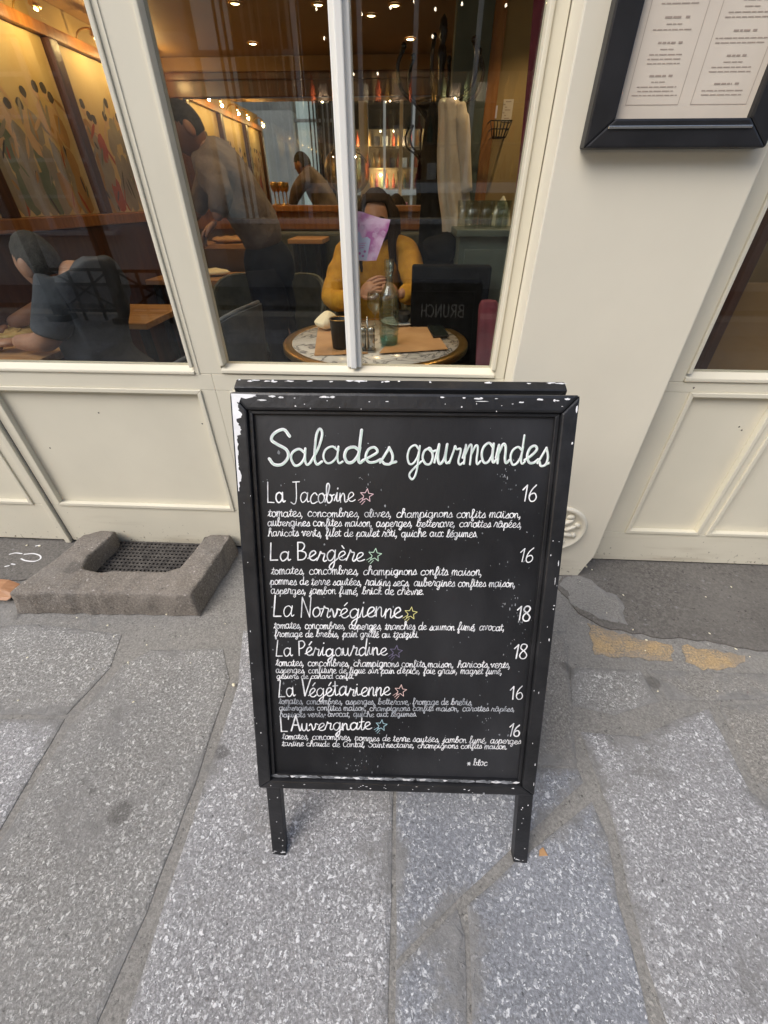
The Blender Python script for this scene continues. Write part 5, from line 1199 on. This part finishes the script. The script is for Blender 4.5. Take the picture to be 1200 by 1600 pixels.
# partition with a post, an orange edge strip, pinned cards and a wire basket
b = MB(); b.box(.44, 1.4, 1.78, 1.86, 0, ICZ - .003); pw = tag(b.done('partition_wall', M['wall_yellow']), 'ochre partition wall behind the waiter station with pinned cards', 'wall')
b = MB(); b.box(.19, .375, 1.74, 1.88, 0, ICZ - .003, .006); gpst = tag(b.done('green_post', M['green_paint']), 'grey green painted post beside the coat stand', 'post')
b = MB(); b.box(.376, .439, 1.755, 1.86, 0, ICZ - .003, .004); tag(b.done('edge_board', M['wood_orange']), 'upright orange wood board between the green post and the ochre wall', 'board')
for (px0, py0, px1, py1, mk, lb) in ((783, 155, 803, 190, 'paper', 'pale printed card pinned on the ochre partition'), (764, 165, 778, 185, 'leaf_pale', 'small grey card pinned left of the paler card')):
    p0, p1 = oy(px0, py1, 1.777), oy(px1, py0, 1.777); b = MB(); b.box(p0.x, p1.x, 1.7755, 1.779, p0.z, p1.z); t = tag(b.done('pinned_card', M[mk]), lb, 'card')
    b = MB()
    for k in range(7):
        z = p0.z + (p1.z - p0.z) * (k + 1) / 8; b.box(p0.x + .012, p1.x - .012 - .02 * (k % 3), 1.7748, 1.7752, z, z + .004)
    b.done('printed_text', M['ink'], t)
c0, c1 = oy(762, 215, 1.70), oy(798, 190, 1.70)
t = thing('wire_basket', 'small black wire basket hanging on the ochre partition', 'basket', ((c0.x + c1.x) / 2, 1.72, c0.z)); b = MB()
for k in range(7):
    f = k / 6; x = c0.x + (c1.x - c0.x) * f; b.tube([(x, 1.66, c1.z), (c0.x + .02 + (c1.x - c0.x - .04) * f, 1.68, c0.z), (c0.x + .02 + (c1.x - c0.x - .04) * f, 1.775, c0.z), (x, 1.775, c1.z)], .0025, 5)
for z, i_ in ((c1.z, 0), ((c0.z + c1.z) / 2, .01), (c0.z, .02)): b.tube([(c0.x + i_, 1.775, z), (c0.x + i_, 1.66 + i_, z), (c1.x - i_, 1.66 + i_, z), (c1.x - i_, 1.775, z)], .003, 5)
b.done('wires', M['black_metal'], t)
coat('red_curtain', 'burgundy', 'dark red curtain hanging at the right end of the middle window', .78, [(-200, 838, 886), (-60, 838, 880), (60, 830, 874), (150, 822, 860), (250, 812, 845), (300, 806, 836)], .03, .22, 17)
# plain brown screen inside the right-hand window
b = MB(); b.box(1.10, 1.13, .25, 1.1, 0, 1.9, .004); tag(b.done('brown_screen', M['wood_dark']), 'plain dark brown board standing inside the right-hand window', 'screen')
b = MB(); b.box(1.17, 2.3, .5, .52, .0, 1.02, .004); tag(b.done('tan_panel', M['wall_brown']), 'tan board leaning low inside the right-hand window', 'board')

# ------------------------------------------------------------------ people
def hand(b, wrist, d, nrm, L=.17, curl=.6, thumb=1):
    d = Vector(d).normalized(); nrm = Vector(nrm); nrm = (nrm - d * nrm.dot(d)).normalized(); s = d.cross(nrm); w = Vector(wrist)
    T = Matrix((( *s, 0), (*d, 0), (*nrm, 0), (0, 0, 0, 1))).transposed()
    b.ell(w + d * L * .30, (.040, L * .30, .017), T=T, seg=14, rings=10)
    for k, (o, ln) in enumerate(((-.030, .36), (-.010, .43), (.010, .40), (.029, .31))):
        q = w + d * L * .5 + s * o; p1 = q + d * L * ln * .45 - nrm * curl * .012; p2 = q + d * L * ln * .78 - nrm * curl * .034; p3 = q + d * L * ln * .95 - nrm * curl * .058
        b.tube(catmull([q - d * .02, q, p1, p2, p3], 3), [.0095] * 8 + [.0088, .008, .0075, .0066, .005], 8)
    q = w + d * L * .18 - s * .030 * thumb; b.tube(catmull([w + d * L * .10 - s * .012 * thumb, q, q + d * L * .2 - s * .022 * thumb - nrm * .012, q + d * L * .36 - s * .018 * thumb - nrm * .03 * curl], 3), [.013] * 4 + [.0115, .0105, .010, .009, .0085, .007], 8)
def head(b, c, yaw, pitch=0, s=1.0, roll=0):
    """skull with brow, nose, cheeks, chin and ears; faces -y before turning"""
    T = Matrix.Rotation(yaw, 4, 'Z') @ Matrix.Rotation(roll, 4, 'Y') @ Matrix.Rotation(pitch, 4, 'X')
    def fn(q):
        x, y, z = q
        taper = 1 - .30 * max(0, -z) ** 1.3; f = Vector((x * taper, y * (1 - .12 * max(0, -z)), z))
        if y < 0:
            front = (-y) ** 2
            f.y -= .16 * math.exp(-((x / .16) ** 2)) * math.exp(-(((z + .12) / .2) ** 2)) * front            # nose
            f.y -= .05 * math.exp(-(((z - .17) / .10) ** 2)) * front                                     # brow
            f.y += .07 * math.exp(-(((abs(x) - .36) / .16) ** 2)) * math.exp(-(((z - .02) / .11) ** 2)) * front  # eye sockets
            f.y -= .07 * math.exp(-((x / .3) ** 2)) * math.exp(-(((z + .52) / .08) ** 2)) * front            # lips
            f.y -= .10 * math.exp(-((x / .35) ** 2)) * math.exp(-(((z + .80) / .14) ** 2)) * front
        return f
    b.ell(c, (.074 * s, .092 * s, .116 * s), T=T, seg=32, rings=26, fn=fn)
    for sx in (-1, 1): b.ell(Vector(c) + T @ Vector((sx * .073 * s, .012 * s, -.006 * s)), (.013 * s, .025 * s, .036 * s), T=T @ Matrix.Rotation(sx * .35, 4, 'Z'), seg=10, rings=8)
    return T
def eyes(parent, c, T, s=1.0):
    for sx in (-1, 1):
        b = MB(); b.ell(Vector(c) + T @ Vector((sx * .028 * s, -.079 * s, .004 * s)), (.012 * s, .008 * s, .008 * s), T=T, seg=10, rings=8); b.mi = 1
        b.ell(Vector(c) + T @ Vector((sx * .028 * s, -.0845 * s, .004 * s)), (.0058 * s, .0035 * s, .0058 * s), T=T, seg=8, rings=6); b.done('eye', [M['porcelain'], M['hair']], parent)
        b = MB(); b.tube(catmull([Vector(c) + T @ Vector((sx * x * s, -y * s, z * s)) for x, y, z in ((.012, .093, .022), (.027, .090, .028), (.045, .076, .021))], 3), .0035 * s, 6); b.done('eyebrow', M['hair'], parent)

def hair_cap(c, T, s, mat_, parent, keep, k=1.055):
    """close-cropped hair: the skull surface lifted a few millimetres, cut along the hairline"""
    b = MB()
    b.ell((0, 0, 0), (.074 * s * k, .092 * s * k, .116 * s * k), seg=48, rings=40, fn=lambda q: Vector((q.x * (1 - .30 * max(0, -q.z) ** 1.3), q.y * (1 - .12 * max(0, -q.z)), q.z)) * (1 + .012 * math.sin(23 * q.x + 5 * q.z) * math.sin(19 * q.y)))
    dead = [f for f in b.bm.faces if not keep(f.calc_center_median().x / (.074 * s), f.calc_center_median().y / (.092 * s), f.calc_center_median().z / (.116 * s))]
    bmesh.ops.delete(b.bm, geom=dead, context='FACES')
    for v in b.bm.verts: v.co = Vector(c) + T @ v.co
    b.done('hair', mat_, parent)
# woman in mustard at the round table
WX = -.195; hy = 1.30
el, er = oy(516, 474, 1.13), oy(653, 461, 1.13); wl, wr = oy(563, 462, 1.03), oy(622, 458, 1.03)
el.z = max(el.z, TZ + .06); er.z = max(er.z, TZ + .06)
shl, shr = Vector((WX - .165, 1.37, 1.045)), Vector((WX + .175, 1.37, 1.045))
body = skin_mesh([(WX, 1.46, .52, .13), (WX, 1.43, .74, (.13, .10)), (WX, 1.39, .95, (.13, .10)), (WX, 1.37, 1.07, .065), (WX, 1.345, 1.13, .048), (WX + .005, 1.325, 1.19, .05),
                  (*shl, .055), (*el, .040), (*wl, .026), (*shr, .055), (*er, .040), (*wr, .026),
                  (WX - .10, 1.40, .50, .085), (WX - .12, 1.02, .50, .062), (WX - .12, .98, .10, .045), (WX + .10, 1.40, .50, .085), (WX + .12, 1.02, .50, .062), (WX + .12, .98, .10, .045)],
                 [(0, 1), (1, 2), (2, 3), (3, 4), (4, 5), (3, 6), (6, 7), (7, 8), (3, 9), (9, 10), (10, 11), (0, 12), (12, 13), (13, 14), (0, 15), (15, 16), (16, 17)])
b = MB(); b.mesh(body); hc = Vector((WX + .008, 1.29, 1.188)); HT = head(b, hc, .10, .12, .89)
hand(b, wl, oy(588, 440, 1.00) - wl, (0, -.5, .5), .165, .9, -1); hand(b, wr, oy(594, 446, 1.00) - wr, (0, -.5, .5), .165, .9, 1)
woman = tag(b.done('person', M['skin']), 'seated woman in a mustard sweater at the round table, dark hair, hands together', 'person')
eyes(woman, hc, HT, .89)
sw = skin_mesh([(WX, 1.45, .56, (.155, .13)), (WX, 1.43, .74, (.155, .12)), (WX, 1.39, .95, (.155, .12)), (WX, 1.365, 1.075, (.085, .07)),
                (*shl, .075), (*el.lerp(shl, .5), .068), (*el, .062), (*el.lerp(wl, .85), .044), (*shr, .075), (*er.lerp(shr, .5), .068), (*er, .062), (*er.lerp(wr, .85), .044)],
               [(0, 1), (1, 2), (2, 3), (3, 4), (4, 5), (5, 6), (6, 7), (3, 8), (8, 9), (9, 10), (10, 11)], 3)
b = MB(); b.mesh(sw); wrinkle(b, .008, 11, .8, 2.0); b.done('sweater', M['mustard'], woman)
b = MB(); T = HT
def hairfn(q):
    x, y, z = q; f = Vector((x, y, z)); w = .03 * math.sin(14 * math.atan2(y, x))
    if y < -.35 and z < .52: f.y = max(f.y, -.35 + .25 * max(0, abs(x) - .55)); 
    if z < -.2: f.x *= 1.0 + .05; f.y *= .9
    return f * (1 + w * .6)
b.ell(hc + Vector((0, .022, .012)), (.092, .108, .124), T=T, seg=36, rings=24, fn=hairfn)
for sx, zz in ((-1, -.24), (1, -.26)):
    for k in range(4):
        x0 = sx * (.072 + .006 * k); b.tube(catmull([hc + Vector((x0 * .6, -.02 + .02 * k, .10)), hc + Vector((x0 * 1.12, .0 + .018 * k, .02)), hc + Vector((x0 * 1.2, .01 + .018 * k, -.10)), hc + Vector((x0 * 1.15, .0 + .02 * k, zz + .02 * k))], 5), [.018] * 4 + [.024] * 8 + [.020, .017, .013, .006], 8)
b.ell(hc + Vector((0, .075, -.11)), (.085, .05, .16), seg=20, rings=14); b.done('hair', M['hair'], woman)
b = MB(); 
for sx in (-1, 1): b.tube(catmull([(WX + sx * .10, 1.42, .50), (WX + sx * .12, 1.2, .52), (WX + sx * .12, 1.0, .50), (WX + sx * .12, .975, .3), (WX + sx * .12, .97, .08)], 4), [.10] * 5 + [.085] * 4 + [.075] * 4 + [.06] * 4, 12)
b.done('trousers', M['denim'], woman)

# waiter bending over a table at the left
wh = oy(290, 203, 1.56); px = lambda x, y, Y: oy(x, y, Y)
nk = px(316, 232, 1.60); sh1 = px(322, 262, 1.50); sh2 = px(345, 243, 1.76); ch = px(352, 278, 1.62); wa = px(394, 328, 1.66); hp = px(415, 372, 1.68)
e1 = px(346, 300, 1.42); h1 = px(338, 346, 1.36); e2 = px(322, 292, 1.80); h2 = px(302, 345, 1.74)
nodes = [(*hp, (.085, .075)), (*wa, (.095, .085)), (*ch, (.10, .09)), (*nk, .06), (*nk.lerp(wh, .55), .052), (*sh1, .07), (*e1, .045), (*h1, .03), (*sh2, .07), (*e2, .045), (*h2, .03),
         (hp.x - .01, hp.y - .08, .84, .065), (hp.x + .06, hp.y - .10, .46, .06), (hp.x + .08, hp.y - .08, .06, .045), (hp.x - .01, hp.y + .08, .84, .065), (hp.x + .0, hp.y + .12, .46, .06), (hp.x + .02, hp.y + .12, .06, .045)]
ed = [(0, 1), (1, 2), (2, 3), (3, 4), (2, 5), (5, 6), (6, 7), (2, 8), (8, 9), (9, 10), (0, 11), (11, 12), (12, 13), (0, 14), (14, 15), (15, 16)]
b = MB(); b.mesh(skin_mesh(nodes, ed)); HT = head(b, wh, R(-62), R(32), 1.04); hand(b, h1, (-.75, -.2, -.55), (-.3, 0, 1), .17, .8, 1); hand(b, h2, (-.8, -.1, -.5), (-.3, 0, 1), .17, .8, -1)
waiter = tag(b.done('person', M['skin_dark']), 'man in a taupe shirt bending forward over a table, dark cropped hair', 'person'); eyes(waiter, wh, HT, 1.04)
b = MB(); jn = [(*n[:3], tuple(q * 1.14 for q in n[3]) if isinstance(n[3], tuple) else n[3] * 1.2) for n in nodes[:11]]; jn[4] = (*nk.lerp(wh, .18), .062)
jn[7] = (*e1.lerp(h1, .8), .042); jn[10] = (*e2.lerp(h2, .8), .042); jn[5] = (*sh1, .092); jn[8] = (*sh2, .088); jn[6] = (*e1, .070); jn[9] = (*e2, .064); jn[0] = (hp.x + .01, hp.y, hp.z - .10, (.165, .15)); jn[1] = (*wa, (.155, .14)); jn[2] = (*ch, (.162, .145)); jn[3] = (*nk, .085)
b.mesh(skin_mesh(jn, ed[:10], 3)); wrinkle(b, .012, 8, .6, 5.0); b.done('shirt', M['jacket'], waiter)
b = MB(); b.ell((hp.x, hp.y, .93), (.160, .16, .17), seg=24, rings=14)
for sy in (-1, 1): b.tube(catmull([(hp.x - .02, hp.y + sy * .08, .92), (hp.x + .02, hp.y + sy * .1, .5), (hp.x + .06, hp.y + sy * .1, .05)], 5), [.115] * 4 + [.085] * 4 + [.07] * 3, 12)
b.done('trousers', M['dark_trousers'], waiter)
hair_cap(wh, HT, 1.04, M['hair_short'], waiter, lambda x, y, z: z > (.60 if y < -.5 else (.60 - (y + .5) * .96 if y < 0 else (.12 - y * .9 if y < .3 else -.42))), 1.045)

# diner in charcoal, seen from behind through the left window
mh = oy(62, 388, .46); mn = oy(112, 408, .48); ms1 = oy(78, 445, .36); ms2 = oy(160, 418, .66); mc = oy(135, 470, .50); mb_ = oy(150, 545, .52)
me1 = oy(70, 520, .30); mw1 = oy(85, 590, .24); me2 = oy(48, 470, .72); mw2 = oy(10, 505, .60)
for _v in (mh, mn, ms1, ms2, mc): _v.z -= .10
mh.z += .045; mh.x -= .03
for _v in (mn, ms1, ms2, mc): _v.z += .055
for _v in (me2, mw2): _v.z = max(_v.z - .05, TZ + .06)
mb_.z -= .04
me1 = oy(76, 535, .32); mw1 = Vector((me1.x - .20, me1.y + .06, TZ + .045))
mn_ = [(-1.20, .50, .50, (.15, .12)), (*mb_, (.14, .11)), (*mc, (.15, .12)), (*mn, .062), (*mn.lerp(mh, .5), .055), (*ms1, .07), (*me1, .048), (*mw1, .03), (*ms2, .07), (*me2, .045), (*mw2, .03), (-1.30, .42, .50, .09), (-1.62, .42, .50, .065), (-1.64, .42, .08, .045), (-1.28, .60, .50, .09), (-1.62, .60, .50, .065), (-1.64, .60, .08, .045)]
b = MB(); b.mesh(skin_mesh(mn_, ed)); HT = head(b, mh, R(-104), R(12), .95); hand(b, mw1, (-1, .15, -.05), (0, 0, 1), .18, .8, -1); hand(b, mw2, (-.5, -.4, -.3), (0, 0, 1), .18, .8, 1)
diner = tag(b.done('person', M['skin']), 'man in a charcoal T-shirt bent over pasta at the left window, seen from behind', 'person'); eyes(diner, mh, HT, .95)
jn = [(*n[:3], tuple(q * 1.14 for q in n[3]) if isinstance(n[3], tuple) else n[3] * 1.2) for n in mn_[:11]]; jn[4] = (*mn.lerp(mh, .22), .062); jn[6] = (*ms1.lerp(me1, .8), .062); jn[7] = (*ms1.lerp(me1, .86), .060); jn[9] = (*ms2.lerp(me2, .8), .062); jn[10] = (*ms2.lerp(me2, .86), .060); jn[5] = (*ms1, .095); jn[8] = (*ms2, .095)
b = MB(); b.mesh(skin_mesh(jn, ed[:10], 3)); wrinkle(b, .011, 9, .6, 9.0); b.done('tshirt', M['tshirt'], diner)
b = MB()
for y in (.42, .60): b.tube(catmull([(-1.22, y, .52), (-1.45, y, .53), (-1.63, y, .50), (-1.645, y, .3), (-1.645, y, .06)], 4), [.11] * 5 + [.09] * 4 + [.08] * 4 + [.065] * 4, 12)
b.done('trousers', M['denim'], diner)
hair_cap(mh, HT, .95, M['hair_short'], diner, lambda x, y, z: z > (.60 if y < -.5 else (.60 - (y + .5) * .96 if y < 0 else (.12 - y * .9 if y < .3 else -.42))), 1.045)
chair(-1.20, .51, R(90), 'blue_uph', 'slate blue chair under the man in charcoal at the left window', h=.72)

# ------------------------------------------------------------------ across the lane (seen in the mirror and in the panes)
OY = -6.45
opp = thing('opposite_building', 'grey stone building across the lane, mirrored in the window panes', 'building', (-1, OY - .3, 0))
def wallbox(b, x0, x1, z0, z1): b.box(x0, x1, OY - .6, OY, z0, z1)
b = MB(); wallbox(b, -14, -6.95, .781, 3.0); wallbox(b, -4.85, -3.05, .781, 3.0); wallbox(b, -14, -3.05, 0, .7805); b.done('wall', M['opp_light'], opp)
b = MB(); wallbox(b, -3.049, 14, 0, .78); wallbox(b, -3.05 + .001, 1.7, .781, .96); wallbox(b, 1.701, 14, .781, 3.6); wallbox(b, -14, -3.05, 3.001, 3.6); wallbox(b, -14, 14, 3.601, 5.4)
b.done('wall', M['opp_wall'], opp)
b = MB(); b.box(-7.05, -4.75, OY - .001 + .002, OY + .14, .80, .86, .008); b.done('sill', M['opp_pale'], opp)
b = MB(); b.box(-3.1, 1.75, OY + .002, OY + .14, .96, 1.02, .008); b.done('sill', M['opp_pale'], opp)
b = MB(); b.box(-6.94, -4.86, OY - .25, OY - .23, .80, 2.99); b.done('blind', M['opp_wall'], opp)
b = MB()
for x in (-6.92, -6.42, -5.92, -5.40, -4.92): b.box(x - .035, x + .035, OY - .12, OY - .05, .862, 2.98)
for z in (1.30, 1.74, 2.22, 2.65): b.box(-6.94, -4.87, OY - .115, OY - .07, z - .022, z + .022)
b.done('window_frame', M['opp_pale'], opp)
# pale slatted window with black bars; the panel's glow is added to brighten it
b = MB(); b.box(-2.98, -2.50, OY - .30, OY - .28, 1.02, 3.58); b.done('shutter_panel', M['opp_blue'], opp)
b = MB()
for k in range(9): x = -2.62 + .10 * k; b.box(x - .018, x + .018, OY - .12, OY - .09, 1.02, 3.58)
b.done('bars', M['black_metal'], opp)
b = MB()
for k in range(6): x = -2.30 + .12 * k; b.box(x - .02, x + .02, OY - .22, OY - .20, 1.02, 3.58)
b.box(-3.04, -1.62, OY - .197, OY - .15, 2.8, 2.86); b.done('slats', M['opp_wall'], opp)
# lit shop display
shop = thing('shop_display', 'lit shop window of shelves and bottles across the lane, seen in the mirror', 'shop window', (0, OY - .3, 1.0))
b = MB(); b.box(-3.04, -1.62, OY - .6, OY - .56, 1.02, 3.6); b.done('darkened_back', M['dark_void'], opp)
b = MB(); b.box(-1.61, 1.69, OY - .60, OY - .56, 2.70, 3.6); b.done('darkened_back', M['dark_void'], shop)  # upper back of the display painted dark to dim its reflection
b = MB(); b.box(-1.61, 1.69, OY - .60, OY - .56, 1.02, 2.699); b.box(-1.61, 1.69, OY - .559, OY, 3.52, 3.6); b.done('back_panel', M['shelf'], shop)
b = MB()
for x in (-1.58, -.74, -.02, .78, 1.66): b.box(x - .03, x + .03, OY - .05, OY - .0, 1.02, 3.52)
b.box(-1.549, 1.63, OY - .049, OY - .001, 3.44, 3.5); b.done('window_frame', M['opp_pale'], shop)
b = MB(); b.box(-1.61, 1.69, OY - .05, OY + .10, 1.34, 1.46, .006); b.done('ledge', M['opp_pale'], shop)
for z in (1.50, 1.92, 2.34):
    b = MB(); b.box(-1.56, 1.64, OY - .5, OY - .12, z - .02, z); b.done('shelf', M['shelf'], shop)
rq_ = random.Random(4); cols = [M['fig_red'], M['fig_dark'], M['fig_green'], M['brass'], M['porcelain'], M['fig_ochre'], M['burgundy']]
protos = []
for m_ in cols:
    b = MB(); 
    if len(protos) % 3 == 1: b.box(-.07, .07, -.05, .05, 0, .20, .004)
    else: b.lathe([(.038, 0), (.04, .01), (.04, .17), (.015, .22), (.014, .30), (.001, .30)], (0, 0, 0), 10)
    o = b.done('bottle' if len(protos) % 3 != 1 else 'gift_box', m_)
    protos.append(o)
first = [True] * len(protos)
for z in (1.50, 1.92, 2.34):
    x = -1.5
    while x < 1.58:
        k = rq_.randrange(len(protos)); w = .15 if k % 3 == 1 else .09
        o = protos[k] if first[k] else protos[k].copy()
        if not first[k]: COL.objects.link(o)
        first[k] = False
        o.location = (x + w / 2, OY - .25 - rq_.uniform(0, .1), z)
        box = k % 3 == 1
        tag(o, 'small boxed product standing on a lit shelf of the shop across the lane' if box else 'slim bottle standing on a lit shelf of the shop across the lane', 'box' if box else 'bottle', 'boxes in the shop across the lane' if box else 'bottles in the shop across the lane')
        x += w + rq_.uniform(.03, .09)
for k, o in enumerate(protos):
    if first[k]: bpy.data.objects.remove(o)
for i, (x, z) in enumerate(((-1.3, 3.2), (-.95, 3.24), (-.72, 3.15), (-.35, 3.2), (-.05, 3.25), (.22, 3.18), (.55, 3.22), (-1.22, 2.95), (.2, 2.95), (-.85, 2.62), (-.52, 2.62), (1.1, 3.2))):
    t = thing('shop_spot', 'small lit bulb in the shop window across the lane', 'lamp', (x, OY - .15, z), 'bulbs in the shop window across the lane')
    b = MB(); b.ell((x, OY - .15, z), (.014, .014, .018), seg=8, rings=6); b.done('bulb', M['bulb_white'], t)
    b = MB(); b.tube([(x, OY - .15, z + .017), (x, OY - .15, 3.51)], .004, 5); b.done('cord', M['black_metal'], t)
    if i % 3 == 0:
        ld = bpy.data.lights.new('shop_glow', 'POINT'); ld.energy = 12; ld.color = (1, .75, .45); ld.shadow_soft_size = .008
        lo_ = bpy.data.objects.new('shop_glow', ld); COL.objects.link(lo_); lo_.parent = t; lo_.location = (0, .02, -.85)
# black terrace post with a lattice foot across the lane
lp = thing('lattice_post', 'tall black metal post with a lattice foot, mirrored in the left window', 'post', (-3.62, -4.1, 0))
b = MB(); b.box(-3.68, -3.56, -4.16, -4.04, .0, 2.7, .006); b.done('post', M['black_metal'], lp)
b = MB(); b.box(-3.74, -3.50, -4.22, -3.98, .0, .07, .006); b.done('base', M['black_metal'], lp)
b = MB()
for z in (.12, .42, .58): b.box(-3.559, -2.75, -4.115, -4.085, z - .016, z + .016)
b.tube([(-3.55, -4.1, .13), (-2.78, -4.1, .57)], .014, 6); b.tube([(-3.55, -4.1, .57), (-2.78, -4.1, .13)], .014, 6)
for x in (-3.3, -3.03, -2.77): b.box(x - .014, x + .014, -4.113, -4.087, .0, .565)
b.done('lattice', M['black_metal'], lp)
lp2 = copy_thing(lp, (-4.55, -4.2, 0), 'second tall black metal post with a lattice foot, farther along the lane')
lp['group'] = lp2['group'] = 'black posts across the lane'
